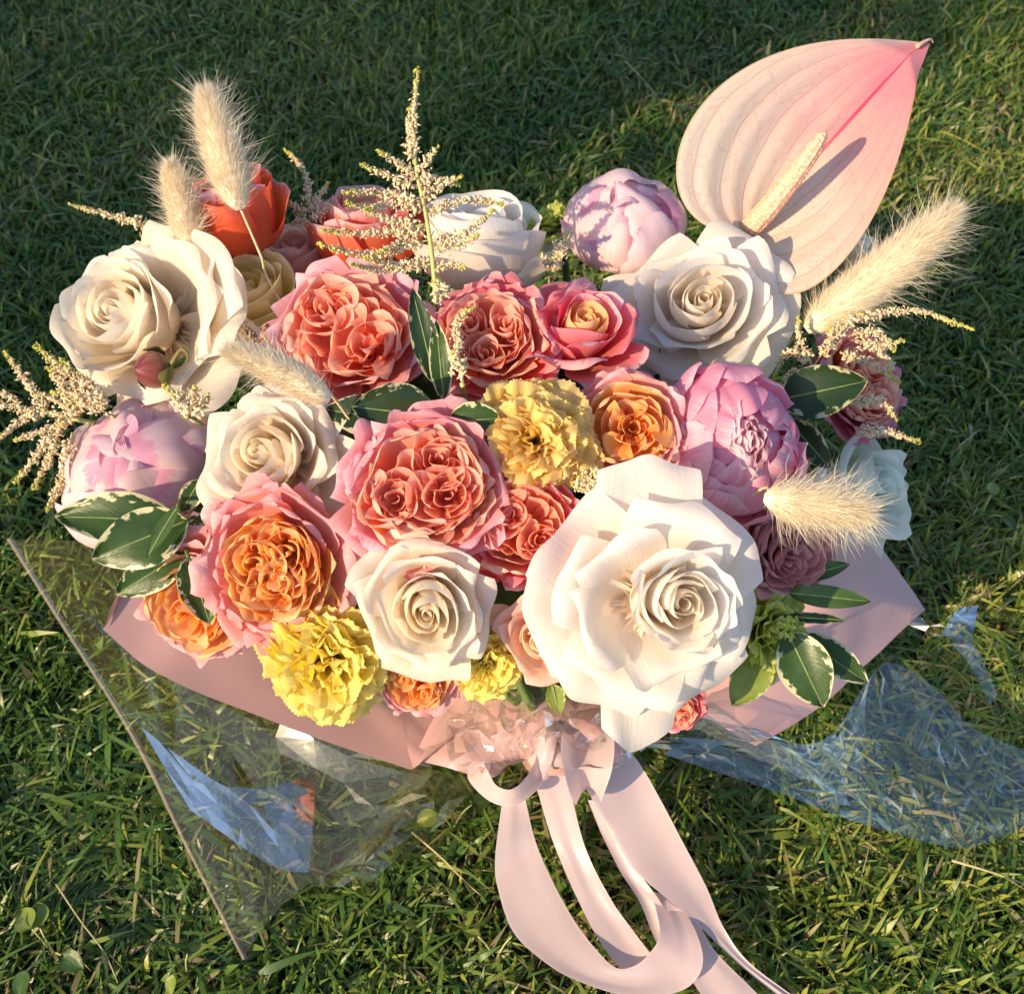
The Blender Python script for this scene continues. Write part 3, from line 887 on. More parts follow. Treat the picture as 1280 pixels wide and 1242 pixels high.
flung_rose('largest white rose with wide flung petals at the front of the bouquet', 815, 757, 146, (.10, -.06, .99), .034, [
    (2.50, 1.02, .34, .54, .06), (1.55, 1.20, .40, .46, .10), (.72, .98, .34, .50, .10), (-3.0, 1.00, .20, .50, .20), (-2.25, .94, .20, .50, .26),
    (-1.58, 1.24, .08, .34, .24), (-.85, .98, .20, .44, .36), (-.1, .88, .26, .50, .16),
    (1.2, .84, .50, .50, .08), (2.75, .78, .40, .44, .12), (-1.95, .82, .38, .52, .24), (-.55, .80, .34, .46, .30),
    (2.2, .64, .54, .44, .03), (-2.7, .62, .50, .42, .08), (-1.3, .64, .46, .46, .16)],
    dict(N=20, Rp=.9, H=((0, .60), (.3, .66), (.7, .64), (1, .56)), reflex=.03, Wout=.40, ruffle=.09, Rmax=.46, roll=.03, tipo=0.0), (.22, .05), ('cream', 'white', 'white'), 77)
flung_rose('large white rose turned away at the upper left corner of the bouquet', 188, 400, 132, (-.30, .12, .94), .020, [
    (.42, 1.00, .62, .46, .04), (-.05, 1.02, .52, .46, .10), (-.62, 1.02, .34, .52, .16), (1.0, .86, .50, .50, .08), (1.65, .74, .40, .50, .12), (2.5, .78, .30, .54, .18), (-3.0, .86, .26, .54, .20),
    (-2.2, .80, .28, .54, .22), (-1.4, .86, .26, .56, .20), (.7, .72, .60, .44, .02), (.1, .76, .58, .44, .06), (-.9, .74, .46, .50, .10), (-1.8, .68, .46, .48, .10), (2.0, .62, .54, .46, .04), (2.9, .66, .48, .48, .08)],
    dict(N=26, Rp=1.0, H=((0, .62), (.3, .68), (.7, .66), (1, .58)), reflex=.03, Wout=.44, ruffle=.07, Rmax=.58, roll=.03, tipo=0.0), (-.24, .04), ('cream', 'cream', 'cream'), 78)

# ------------------------------------------------------------------ peony bud
def bud():
    rg = np.random.default_rng(3)
    d = dome_d(190, 462) - .045
    pos = at_d(190, 462, d)
    S_ = 25 * d / FPX
    R = frame(axis_cam(-.6, -.1, .75), 0)
    base = np.array(pos) - R[:, 2] * .8 * S_
    root = thing('peony_bud', 'small closed maroon and green peony bud on the white rose', 'bud', base)
    mb = petal_mat('maroon_bud_petal', (.36, .36, .06), (.24, .10, .05), (.17, .025, .035), streak=.7, transl=.1, rough=.4)
    ms = plain('bud_sepal', (.16, .14, .04), .4)
    for i in range(7):
        P = [(.05, 0), (1.25, .0), (1.25, 1.3), (.08, 1.75)]
        V, F, A = petal(P, .75, i * GA, rg, b=.4, k=.98, rnd=.1, nu=9, nv=10, wob=.02)
        mk('petal', (V * S_) @ R.T + base, F, mb, root, att=A)
    for i in range(3):
        P = [(.05, -.05), (1.3, -.05), (1.35, .7), (1.0, 1.1)]
        V, F, A = petal(P, .6, i * 2.1 + .4, rg, b=.5, k=1.0, rnd=.3, nu=7, nv=7)
        mk('sepal', (V * S_) @ R.T + base, F, ms, root, att=A)
    # hooked outer sepal
    H = catmull([at_d(206, 468, d + .004), at_d(214, 455, d - .002), at_d(226, 437, d - .004), at_d(234, 442, d - .004), at_d(235, 452, d - .002)], 14)
    V, F = tube(H, np.linspace(.0022, .0007, 14), 6)
    mk('hooked_sepal', V, F, ms, root)
    add_stem(root, base, R[:, 2], rad=.002, rg=rg)
bud()

# ------------------------------------------------------------------ anthurium
def spathe_mat():
    m, nt = new_mat('anthurium_spathe')
    vec, u, v, e = pv(nt)
    au = math_n(nt, 'ABSOLUTE', u)
    tc = N(nt, 'ShaderNodeTexCoord')
    n1 = N(nt, 'ShaderNodeTexNoise', Scale=28.0, Detail=3.0)
    nt.links.new(tc.outputs['Object'], n1.inputs['Vector'])
    # pink flush along the midrib towards the tip
    fl = math_n(nt, 'ADD', math_n(nt, 'MULTIPLY', v, 1.28), math_n(nt, 'MULTIPLY', math_n(nt, 'SUBTRACT', n1.outputs[0], .5), .35))
    fl = math_n(nt, 'SUBTRACT', fl, math_n(nt, 'MULTIPLY', au, .55))
    fl = math_n(nt, 'ADD', fl, math_n(nt, 'MULTIPLY', math_n(nt, 'MULTIPLY', u, v), .34))
    c = ramp(nt, [(.12, (.80, .66, .54)), (.42, (.81, .58, .50)), (.68, (.80, .41, .39)), (.98, (.77, .27, .32))], fl)
    # long veins follow lines of equal u
    ph = math_n(nt, 'ADD', math_n(nt, 'MULTIPLY', u, 4.6 * math.pi), math_n(nt, 'MULTIPLY', math_n(nt, 'SUBTRACT', n1.outputs[0], .5), 1.1))
    vn = math_n(nt, 'POWER', math_n(nt, 'ABSOLUTE', math_n(nt, 'COSINE', ph)), 220.0)
    vo = N(nt, 'ShaderNodeTexVoronoi', feature='DISTANCE_TO_EDGE', Scale=1.0)
    mp = N(nt, 'ShaderNodeMapping'); mp.inputs['Scale'].default_value = (17, 13, 0)
    nd = N(nt, 'ShaderNodeTexNoise', Scale=6.0)
    nt.links.new(vec, nd.inputs['Vector'])
    va = N(nt, 'ShaderNodeVectorMath', operation='ADD')
    vs = N(nt, 'ShaderNodeVectorMath', operation='SCALE'); vs.inputs['Scale'].default_value = .12
    nt.links.new(nd.outputs['Color'], vs.inputs[0])
    nt.links.new(vec, va.inputs[0]); nt.links.new(vs.outputs[0], va.inputs[1])
    nt.links.new(va.outputs[0], mp.inputs[0]); nt.links.new(mp.outputs[0], vo.inputs['Vector'])
    net = math_n(nt, 'LESS_THAN', vo.outputs['Distance'], .03)
    vn2 = math_n(nt, 'MAXIMUM', math_n(nt, 'MULTIPLY', vn, .38), math_n(nt, 'MULTIPLY', net, .20))
    c = mixc(nt, vn2, c, (.62, .17, .14))
    mid = math_n(nt, 'MULTIPLY', math_n(nt, 'LESS_THAN', au, .018), math_n(nt, 'MINIMUM', math_n(nt, 'MULTIPLY', v, 1.6), 1.0))
    c = mixc(nt, math_n(nt, 'MULTIPLY', mid, .85), c, (.72, .03, .14))
    rimf = math_n(nt, 'GREATER_THAN', au, .985)
    c = mixc(nt, math_n(nt, 'MULTIPLY', rimf, .5), c, (.50, .30, .10))
    finish(nt, c, rough=.36, transl=.34, bump=math_n(nt, 'ADD', math_n(nt, 'MULTIPLY', vn2, -1.0), n1.outputs[0]), bstr=.3, bdist=.0014, spec=.5)
    return m

def anthurium():
    J, T = np.array([936., 292]), np.array([1152., 53])
    Lc = [J, np.array([772., 304]), np.array([822., 6]), T]
    Rc_ = [J, np.array([950., 462]), np.array([1130., 330]), T]
    Mc = [J, J + (T - J) * .33 + [0, -2], J + (T - J) * .66 + [0, -2], T]
    dJ = dome_d(936, 300) + .002
    nu, nv = 81, 70
    V = np.zeros((nv, nu, 3)); A = np.zeros((nv, nu, 3))
    for i, a in enumerate(np.linspace(-1, 1, nu)):
        E = Lc if a < 0 else Rc_
        k = abs(a)
        C_ = [Mc[q] * (1 - k) + E[q] * k for q in range(4)]
        for j, t in enumerate(np.linspace(0, 1, nv)):
            s = 1 - t
            p = s ** 3 * C_[0] + 3 * s * s * t * C_[1] + 3 * s * t * t * C_[2] + t ** 3 * C_[3]
            body = math.sin(math.pi * min(1, t * 1.05)) ** .7
            dd = dJ - .006 * t                      # stands up from the bouquet
            dd -= .046 * k ** 2 * body              # shallow bowl
            dd += .020 * (1 if a < 0 else .2) * k ** 5 * body   # margin rolled back
            dd += .0011 * math.cos(a * 4.6 * 2 * math.pi) * body * (1 - t) ** .5 * min(1, k * 3)   # quilting between the veins
            dd += .004 * max(0, 1 - k * 9) * body
            if t > .93: dd += (t - .93) * .12
            V[j, i] = at_d(p[0] + max(0, t - .95) * 220, p[1] + max(0, t - .95) * 20, dd)
            A[j, i] = (a, t, k)
    base = np.array(at_d(936, 300, dJ + .012))
    root = thing('anthurium', 'large pale pink anthurium with veined spathe and cream spadix', 'anthurium', base)
    sp = mk('spathe', V.reshape(-1, 3), gridF(nu, nv), spathe_mat(), root, att=A.reshape(-1, 3))
    # spadix: a tapering rod studded with tiny flowers
    ax = catmull([at_d(938, 285, dJ - .006), at_d(965, 255, dJ - .020), at_d(1002, 208, dJ - .034), at_d(1030, 168, dJ - .044)], 60)
    rad = np.interp(np.linspace(0, 1, 60), [0, .1, .5, .9, 1], [15, 16, 14, 10.5, 6]) * (dJ - .03) / FPX * .92
    k = 40
    Vt, Ft = tube(ax, rad, k)
    Vt = Vt.reshape(60, k, 3)
    for j in range(60):
        for i in range(k):
            b = math.cos(i / k * 2 * math.pi * 10 + j * math.pi * .5) * math.cos(j * math.pi * .5)
            nrm = (Vt[j, i] - ax[j]); nrm /= np.linalg.norm(nrm) + 1e-9
            Vt[j, i] += nrm * .0006 * b
    ends = []
    m, nt = new_mat('anthurium_spadix')
    tcn = N(nt, 'ShaderNodeTexCoord')
    vo = N(nt, 'ShaderNodeTexVoronoi', Scale=480.0)
    nt.links.new(tcn.outputs['Object'], vo.inputs['Vector'])
    c = ramp(nt, [(.15, (.76, .54, .36)), (.6, (.66, .34, .24))], vo.outputs['Distance'])
    finish(nt, c, rough=.5, transl=0, bump=vo.outputs['Distance'], bstr=.6, bdist=.0008)
    mk('spadix', Vt.reshape(-1, 3), Ft, m, root)
    # rounded spadix tip
    tipP = catmull([ax[-1], ax[-1] + (ax[-1] - ax[-3]) * .9], 5)
    Vc, Fc = tube(tipP, [rad[-1], rad[-1] * .93, rad[-1] * .75, rad[-1] * .45, rad[-1] * .1], 14)
    mk('spadix_tip', Vc, Fc, m, root)
    tl = catmull([at_d(1146, 58, dJ - .004), at_d(1156, 52, dJ - .002), at_d(1164, 49, dJ + .001), at_d(1167, 54, dJ + .003)], 10)
    Vt, Ft = tube(tl, np.linspace(.0016, .0003, 10), 8)
    mk('tip_tail', Vt, Ft, m, root)
    add_stem(root, base, np.array(axis_cam(.2, .8, .3)), rad=.0036, rg=np.random.default_rng(4))
anthurium()

# ------------------------------------------------------------------ bunny tail grasses
def bunny(label, p0, p1, lift0, lift1, wpx, n=5200, seed=0, stem_to=None, bow=0.0, long=1.0):
    rg = np.random.default_rng(500 + seed)
    d0 = dome_d(*p0) - lift0; d1 = (dome_d(*p0) - lift1)
    a = np.array(at_d(p0[0], p0[1], d0)); b = np.array(at_d(p1[0], p1[1], d1))
    ax = b - a; Lh = np.linalg.norm(ax); axn = ax / Lh
    root = thing('bunny_tail_grass', label, 'bunny tail', a, 'bunny tail grass heads of the bouquet')
    side = np.cross(axn, np.array(FWD)); side /= np.linalg.norm(side)
    oth = np.cross(axn, side)
    Rm = wpx * d0 / FPX
    tt = np.linspace(0, 1, 16)
    core = a + ax * tt[:, None] + side * (bow * Rm * np.sin(tt * np.pi))[:, None]
    prof = np.interp(tt, [0, .06, .25, .6, .88, 1], [.25, .62, .95, .92, .55, .1])
    Vc, Fc = tube(core, prof * Rm * .62, 12)
    mk('seed_head', Vc, Fc, M['haircore'], root)
    def hairs(n, ln, wd, fwdm, fwds, name, dr=.35):
        s = rg.beta(1.1, 1.05, n); th = rg.uniform(0, 2 * np.pi, n)
        r0 = np.interp(s, tt, prof) * Rm * .55
        c = a + ax * s[:, None] + side * (bow * Rm * np.sin(s * np.pi))[:, None]
        rad = side * np.cos(th)[:, None] + oth * np.sin(th)[:, None]
        p = c + rad * r0[:, None]
        fw = np.clip(rg.normal(fwdm, fwds, n), .05, 4)
        dirv = rad + axn * fw[:, None] + rg.normal(0, .22, (n, 3))
        dirv /= np.linalg.norm(dirv, axis=1)[:, None]
        l = (ln * rg.uniform(.55, 1.25, n) * np.interp(s, [0, .15, .7, 1], [.6, 1, 1, .85]))[:, None]
        q = p + dirv * l * .55
        dr2 = dirv + axn * dr + rg.normal(0, .12, (n, 3))
        e = q + dr2 / np.linalg.norm(dr2, axis=1)[:, None] * l * .45
        w = np.cross(dirv, rg.normal(0, 1, (n, 3))); w /= np.linalg.norm(w, axis=1)[:, None]
        w = w * wd
        V = np.stack([p - w, p + w, q - w * .7, q + w * .7, e], 1).reshape(-1, 3)
        i = np.arange(n) * 5
        A = np.tile(np.array([[0, 0, 0], [0, 0, 0], [0, .5, 0], [0, .5, 0], [0, 1, 0]], float), (n, 1))
        o = big_mesh(name, V - a, A, np.stack([i, i + 1, i + 3, i + 2], 1), np.stack([i + 2, i + 3, i + 4], 1), M['hair'])
        o.parent = root; o['kind'] = 'stuff'
    hairs(int(n * 1.7), Rm * .52, .00012, 1.5, .5, 'short_hairs')
    hairs(int(620 * long), Rm * 1.38, .00015, .75, .5, 'long_hairs', dr=.15)
    # thin straw stem
    if stem_to is not None:
        e = np.array(at_d(stem_to[0], stem_to[1], d0 + stem_to[2]))
        P = catmull([a + axn * .004, (a + e) / 2 + np.array([0, 0, .002]), e, e * .5 + np.array(KNOT) * .5, np.array(KNOT) + rg.normal(0, .004, 3)], 20)
    else:
        P = catmull([a + axn * .004, a - axn * .001 + np.array(FWD) * .03, (a + np.array(KNOT)) / 2 + np.array(FWD) * .05, np.array(KNOT) + rg.normal(0, .004, 3)], 16)
    V, F = tube(P, .0009, 6)
    mk('stem', V, F, M['strawstem'], root)

bunny('tallest bunny tail standing in front of the coral red cup rose', (300, 262), (256, 114), .055, .075, 34, seed=1, stem_to=(352, 380, .035))
bunny('small bunny tail standing just left of the tallest one', (242, 312), (212, 204), .03, .05, 27, seed=2, n=4000)
bunny('bunny tail lying over the white spiral rose, pointing left', (412, 500), (282, 438), .045, .06, 28, seed=3, n=4600, bow=-.25, long=.7)
bunny('longest bunny tail leaning out at the right beside the anthurium', (1008, 412), (1196, 262), .03, .05, 40, seed=4, n=6500, bow=-.1)
bunny('stubby bunny tail pointing right over the dusty pink rose', (955, 622), (1088, 640), .05, .06, 36, seed=5, n=5600, long=1.7)

# ------------------------------------------------------------------ astilbe
OCT = np.array([(1, 0, 0), (-1, 0, 0), (0, 1, 0), (0, -1, 0), (0, 0, 1), (0, 0, -1)], float)
OCF = np.array([(0, 2, 4), (2, 1, 4), (1, 3, 4), (3, 0, 4), (2, 0, 5), (1, 2, 5), (3, 1, 5), (0, 3, 5)])
def florets(rg, C, size, tipness):
    n = len(C)
    sc = size[:, None, None] * np.stack([rg.uniform(.35, .7, n), rg.uniform(.35, .7, n), rg.uniform(.9, 1.7, n)], 1)[:, None, :]
    th = rg.uniform(0, 6.28, n)
    V = OCT[None] * sc
    d = rg.normal(0, 1, (n, 3)); d /= np.linalg.norm(d, axis=1)[:, None]
    a = np.cross(d, rg.normal(0, 1, (n, 3))); a /= np.linalg.norm(a, axis=1)[:, None]
    b = np.cross(d, a)
    V = V[..., 0:1] * a[:, None] + V[..., 1:2] * b[:, None] + V[..., 2:3] * d[:, None] + C[:, None]
    F = (OCF[None] + (np.arange(n) * 6)[:, None, None]).reshape(-1, 3)
    A = np.repeat(np.stack([rg.random(n), tipness, np.zeros(n)], 1), 6, 0)
    return V.reshape(-1, 3), A, F

def spray(root, P, rg, dens=1.0, width=.0042, fsize=.00145, t0=.12, stemr=.0006, mat='floret'):
    """one branch of tiny flowers along polyline P"""
    P = catmull(P, 24)
    L_ = np.linalg.norm(np.diff(P, axis=0), axis=1).sum()
    n = max(20, int(L_ * 6200 * dens))
    s = t0 + (1 - t0) * rg.random(n)
    idx = s * 23
    i = np.minimum(idx.astype(int), 22); f = (idx - i)[:, None]
    c = P[i] * (1 - f) + P[i + 1] * f
    o = rg.normal(0, 1, (n, 3)); o /= np.linalg.norm(o, axis=1)[:, None]
    wd = width * (1.05 - .75 * s) * rg.uniform(.25, 1.15, n) * (1 + .35 * np.sin(s * rg.uniform(25, 45) + rg.uniform(0, 6)))
    C = c + o * wd[:, None]
    sz = fsize * (1.05 - .45 * s) * np.clip(rg.lognormal(-.12, .38, n), .4, 1.9)
    V, A, F = florets(rg, C, sz, s)
    Vt, Ft = tube(P, np.linspace(stemr, stemr * .5, 24), 5)
    b = mk('branch', Vt, Ft, M['palestem'], root)
    ob = big_mesh('florets', V - np.array(root.location), A, np.zeros((0, 4), int), F, M[mat])
    ob.parent = b; ob['kind'] = 'stuff'

def apx(p, dref):
    return np.array(at_d(p[0], p[1], dref - (p[2] if len(p) > 2 else 0)))

def astilbe(label, base_px, branches, seed=0, lift=.03, dens=1.0, stem_pts=None, fsize=.00145, width=.0042, mat='floret'):
    rg = np.random.default_rng(900 + seed)
    d0 = dome_d(*base_px[:2]) - lift
    a = apx(base_px, d0)
    root = thing('astilbe', label, 'astilbe', a, 'cream astilbe sprays of the bouquet')
    if stem_pts:
        P = catmull([a] + [apx(p, d0) for p in stem_pts], 24)
        V, F = tube(P, np.linspace(.0016, .0007, 24), 6)
        mk('stem', V, F, M['palestem'], root)
    for br in branches:
        spray(root, [apx(p, d0) for p in br], rg, dens=dens, fsize=fsize, width=width, mat=mat)
    P = catmull([a, a + np.array(FWD) * .05 + np.array([0, 0, -.01]), a * .5 + np.array(KNOT) * .5 + np.array(FWD) * .05, np.array(KNOT)], 16)
    V, F = tube(P, .0014, 6)
    mk('lower_stem', V, F, M['palestem'], root)
    return root

astilbe('tall upright cream astilbe plume rising above the back row', (545, 372), [
    [(518, 205), (516, 150), (522, 85)], [(517, 205), (512, 170), (512, 135)], [(520, 222), (500, 205), (472, 188, .004)], [(521, 218), (535, 200), (548, 182)],
    [(522, 235), (490, 222), (450, 205, .006)], [(524, 245), (550, 232), (577, 220, .004)], [(526, 252), (478, 242), (428, 240, .008)],
    [(528, 262), (490, 255), (455, 262, .012)], [(530, 270), (580, 250), (630, 255, -.004)], [(532, 280), (470, 292), (402, 288, .012)], [(534, 288), (490, 275), (432, 252, .014)],
    [(536, 300), (460, 318), (398, 305, .016)], [(536, 300), (580, 292), (618, 262)], [(538, 312), (575, 305), (600, 292, .008)], [(540, 325), (500, 330), (455, 322, .016)],
    [(540, 330), (480, 338), (438, 330, .018)], [(541, 340), (560, 330), (582, 335, .008)], [(521, 232), (540, 222), (575, 232, -.004)], [(532, 285), (505, 300), (470, 318, .014)]],
    seed=1, lift=.035, stem_pts=[(540, 320), (531, 260), (520, 210), (518, 150), (522, 95)])
astilbe('single cream astilbe spike poking out at the upper left', (200, 300), [[(190, 283), (140, 270), (86, 255, .004)], [(190, 283), (182, 290), (176, 296)]], seed=2, lift=-.01, dens=.8)
astilbe('small cream astilbe spike right of the coral red cup rose', (392, 290), [[(386, 262), (380, 215), (356, 186)], [(388, 262), (398, 245), (412, 228)], [(388, 266), (370, 258), (360, 252)], [(390, 275), (405, 262), (418, 255)], [(390, 280), (375, 276), (362, 280)]],
        seed=3, lift=.0, dens=.9)
astilbe('branching cream astilbe spray hanging out at the left edge', (112, 528), [
    [(95, 522), (50, 515), (0, 505), (-14, 500)], [(60, 516), (35, 480), (5, 438)], [(45, 514), (20, 530), (-5, 552)], [(95, 524), (50, 540), (16, 550)], [(70, 532), (45, 570), (18, 604)], [(75, 530), (60, 575), (40, 612)],
    [(90, 540), (75, 600), (58, 640)], [(25, 510), (10, 495), (-8, 490)], [(80, 560), (80, 590), (72, 612)], [(100, 520), (70, 500), (40, 490)]],
    seed=4, lift=.03, stem_pts=[(70, 518), (40, 513)])
astilbe('dense cream astilbe tuft between white rose and lilac peony', (140, 520), [
    [(125, 512), (90, 475), (46, 432)], [(120, 512), (80, 480), (60, 460)], [(125, 515), (95, 495), (65, 490)], [(130, 512), (105, 480), (75, 448)], [(130, 515), (110, 500), (85, 505)], [(130, 512), (120, 490), (95, 465)], [(100, 500), (85, 520), (75, 530)]],
    seed=5, lift=.045, dens=1.5, fsize=.0015, width=.006)
astilbe('arching cream astilbe spray reaching out over the right edge', (1005, 470), [
    [(1015, 460), (1060, 405), (1140, 388), (1218, 412, .006)], [(1040, 430), (1060, 400), (1075, 392)], [(1060, 420), (1095, 415), (1120, 440)], [(1050, 440), (1090, 455), (1125, 478)], [(1015, 455), (1000, 425), (998, 395)],
    [(1020, 462), (1020, 480), (1028, 500)], [(1070, 425), (1100, 432), (1130, 425)], [(1060, 505), (1100, 500), (1122, 525)], [(1070, 540), (1110, 540), (1150, 552)], [(1012, 450), (985, 440), (968, 470)], [(1030, 445), (1040, 425), (1036, 405)],
    [(1075, 420), (1110, 450), (1112, 466)], [(1010, 462), (990, 468), (975, 480)]],
    seed=6, lift=.05, dens=1.0)
astilbe('drooping cream astilbe spike beside the deep pink ruffled rose', (578, 480), [[(578, 475), (572, 440), (573, 400), (592, 384)], [(576, 470), (570, 450), (566, 440)], [(545, 380), (548, 365), (540, 352)], [(560, 372), (555, 360), (548, 348)]], seed=7, lift=.04, dens=1.1)
astilbe('small cream astilbe tuft above the largest white rose', (748, 612), [[(748, 608), (738, 600), (722, 592)], [(748, 608), (746, 596), (742, 584)], [(748, 610), (760, 600), (768, 592)], [(745, 610), (730, 606), (718, 606)]], seed=8, lift=.012, dens=2.2, fsize=.0015, width=.006)
astilbe('cream astilbe tuft right of the lilac peony', (232, 520), [[(235, 515), (228, 500), (205, 482)], [(235, 515), (240, 498), (245, 484)], [(236, 515), (252, 505), (258, 496)], [(234, 514), (222, 498), (215, 490)]], seed=9, lift=.03, dens=2.0, fsize=.0015, width=.006)
astilbe('dry brown seed spray behind the lying bunny tail', (330, 450), [[(330, 445), (318, 425), (306, 410)], [(332, 445), (335, 425), (330, 408)], [(330, 445), (345, 430), (350, 415)], [(325, 445), (312, 440), (302, 432)]], seed=10, lift=-.005, dens=2.2, fsize=.0015, width=.008, mat='seedbrown')
astilbe('sparse cream astilbe sprig between white cup rose and pale peony', (690, 345), [[(690, 340), (698, 318), (692, 296)], [(690, 342), (682, 325), (676, 316)], [(692, 340), (705, 310), (712, 290)]], seed=11, lift=.0, dens=1.2)

# ------------------------------------------------------------------ leaves
def leaf(label, p0, p1, wpx, lift0=0., lift1=0., mat='varleaf', curl=.12, seed=0, name='pittosporum_leaf', z=None, tiltv=0., stem=True, shape=.85, cat='leaf', group='variegated leaves of the bouquet'):
    rg = np.random.default_rng(1300 + seed)
    if z is None:
        d0 = dome_d(*p0) - lift0; d1 = dome_d(*p0) - lift1
        a = np.array(at_d(*p0, d0)); b = np.array(at_d(*p1, d1))
    else:
        a = np.array(at_z(*p0, z[0])); b = np.array(at_z(*p1, z[1])); d0 = (a - np.array(CAM)) @ np.array(FWD)
    ax = b - a; L_ = np.linalg.norm(ax); axn = ax / L_
    W = wpx * d0 / FPX
    view = np.array(at_d(*p0, d0)) - np.array(CAM); view /= np.linalg.norm(view)
    side = np.cross(axn, view); side /= np.linalg.norm(side)
    nrm = np.cross(side, axn)
    if nrm @ view > 0: nrm = -nrm
    side, nrm = side * math.cos(tiltv) + nrm * math.sin(tiltv), nrm * math.cos(tiltv) - side * math.sin(tiltv)
    nu, nv = 11, 14
    V = np.zeros((nv, nu, 3)); A = np.zeros((nv, nu, 3))
    ph = rg.uniform(0, 6, 3); cu = curl * rg.uniform(.5, 3.2)
    for j, t in enumerate(np.linspace(0, 1, nv)):
        w = W * (math.sin(math.pi * min(1, max(0.0, t)) ** shape) ** .72 if 0 < t < 1 else .02) + W * .02
        for i, u in enumerate(np.linspace(-1, 1, nu)):
            h = cu * L_ * (-(t - .35) ** 2 * 1.4) + .22 * W * abs(u) ** 1.5 + .13 * W * math.sin(5 * t + 2 * u + ph[0]) * abs(u) + .05 * W * math.sin(9 * t + ph[1]) * abs(u) ** 2 * np.sign(u)
            V[j, i] = a + axn * L_ * t + side * u * w + nrm * h
            e = max(abs(u), abs(2 * t - 1) ** 3)
            A[j, i] = (u, t, e)
    root = thing(name, label, cat, a, group)
    mk('blade', V.reshape(-1, 3), gridF(nu, nv), M[mat], root, att=A.reshape(-1, 3))
    # raised midrib and stalk
    mid = np.array([V[j, nu // 2] - nrm * .0002 for j in range(nv)])
    Vt, Ft = tube(mid, np.linspace(.0009, .0003, nv), 5)
    mk('midrib', Vt, Ft, M['leafrib'], root)
    if stem:
        P = catmull([a, a - axn * .004 + view * .016, a - axn * .004 + view * .05 + np.array([0, 0, -.012])], 10)
        Vt, Ft = tube(P, .0012, 5)
        mk('stalk', Vt, Ft, M['stem'], root)
    return root

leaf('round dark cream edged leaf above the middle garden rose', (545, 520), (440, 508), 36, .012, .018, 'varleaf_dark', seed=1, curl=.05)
leaf('small cream edged leaf between two garden roses and yellow carnation', (560, 528), (628, 522), 23, .018, .02, 'varleaf', seed=2)
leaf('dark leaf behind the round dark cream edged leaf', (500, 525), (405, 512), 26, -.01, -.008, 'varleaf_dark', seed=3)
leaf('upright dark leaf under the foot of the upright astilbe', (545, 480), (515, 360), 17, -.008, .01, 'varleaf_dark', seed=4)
leaf('narrow dark leaf left of the deep pink ruffled rose', (555, 500), (545, 400), 14, -.004, .0, 'varleaf', seed=5)
leaf('broad cream edged leaf at the far left under the lilac peony', (225, 655), (64, 640), 32, .0, .012, 'varleaf', seed=6, tiltv=.25)
leaf('largest cream edged leaf at the left beside the orange hearted rose', (235, 650), (112, 700), 36, .012, .022, 'varleaf', seed=7)
leaf('cream edged leaf drooping at the left over the pink paper', (232, 690), (142, 745), 24, .0, .004, 'varleaf', seed=8)
leaf('folded narrow leaf standing up between lilac peony and orange hearted rose', (222, 632), (182, 696), 10, .03, .036, 'greenleaf', seed=9, tiltv=.5)
leaf('cream edged leaf lying over the half hidden peach orange rose', (235, 695), (262, 778), 24, .02, .028, 'varleaf', seed=10)
leaf('small leaf between lilac peony and white spiral rose', (250, 600), (226, 640), 14, .006, .01, 'varleaf', seed=11)
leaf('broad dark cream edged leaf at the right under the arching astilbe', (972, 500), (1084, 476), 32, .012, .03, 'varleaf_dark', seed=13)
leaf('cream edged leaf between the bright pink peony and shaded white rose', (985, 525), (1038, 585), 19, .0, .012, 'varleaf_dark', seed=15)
leaf('cream edged leaf at the lower right beyond the green yellow carnation', (985, 790), (1030, 885), 33, .0, .004, 'varleaf', seed=16)
leaf('folded cream edged leaf at the right resting on the pink paper', (995, 795), (1088, 852), 22, -.004, .006, 'varleaf', seed=17, tiltv=-.5)
leaf('long dark leaf at the right over the shaded paper', (985, 740), (1090, 752), 14, -.01, .0, 'greenleaf', seed=18)
leaf('narrow curled leaf just below the long dark leaf', (980, 770), (1058, 775), 7, -.012, -.004, 'varleaf_dark', seed=19)
leaf('small dark leaf beside the dusty pink rose', (1000, 720), (1062, 705), 11, -.012, -.004, 'greenleaf', seed=20)
leaf('lime leaf under the right side of the largest white rose', (960, 815), (915, 882), 24, -.012, -.004, 'limeleaf', seed=21)
leaf('small lime leaf under the pale cream rose at the bow', (690, 855), (700, 892), 12, -.012, -.006, 'limeleaf', seed=22)

# dark greenery inside the bunch, seen only through the gaps
def filler():
    rg = np.random.default_rng(42)
    n = 760
    V = []; A = []; F = []
    for i in range(n):
        a = rg.normal(0, 1, 3); a[2] = abs(a[2]); a /= np.linalg.norm(a)
        r = rg.uniform(.52, .86)
        if a[1] < -.35 and a[2] < .55: continue
        c = np.array(DQ) + np.array([a[0] * DR[0], a[1] * DR[1], a[2] * DR[2] - .03]) * r
        x = rg.normal(0, 1, 3); x /= np.linalg.norm(x)
        y = np.cross(x, a); y /= np.linalg.norm(y) + 1e-9
        L_, W = rg.uniform(.022, .036), rg.uniform(.008, .013)
        b = len(V)
        for p, q in ((-1, 0), (-.4, -.9), (.4, -.8), (1, 0), (.4, .8), (-.4, .9)):
            V.append(c + x * L_ * p + y * W * q + a * rg.uniform(-.003, .003)); A.append((q, (p + 1) / 2, abs(q)))
        F += [(b, b + 1, b + 5), (b + 1, b + 2, b + 4, b + 5), (b + 2, b + 3, b + 4)]
    o = mk('foliage', V, F, M['greenleaf'], None, att=A, origin=tuple(DQ))
    tag(o, 'dark green leaves filling the gaps between the flower heads', 'foliage', kind='stuff')
filler()

# ------------------------------------------------------------------ wrap: paper, film, ribbon
def pz(rows):
    return [[np.array(at_z(*p)) for p in r] for r in rows]

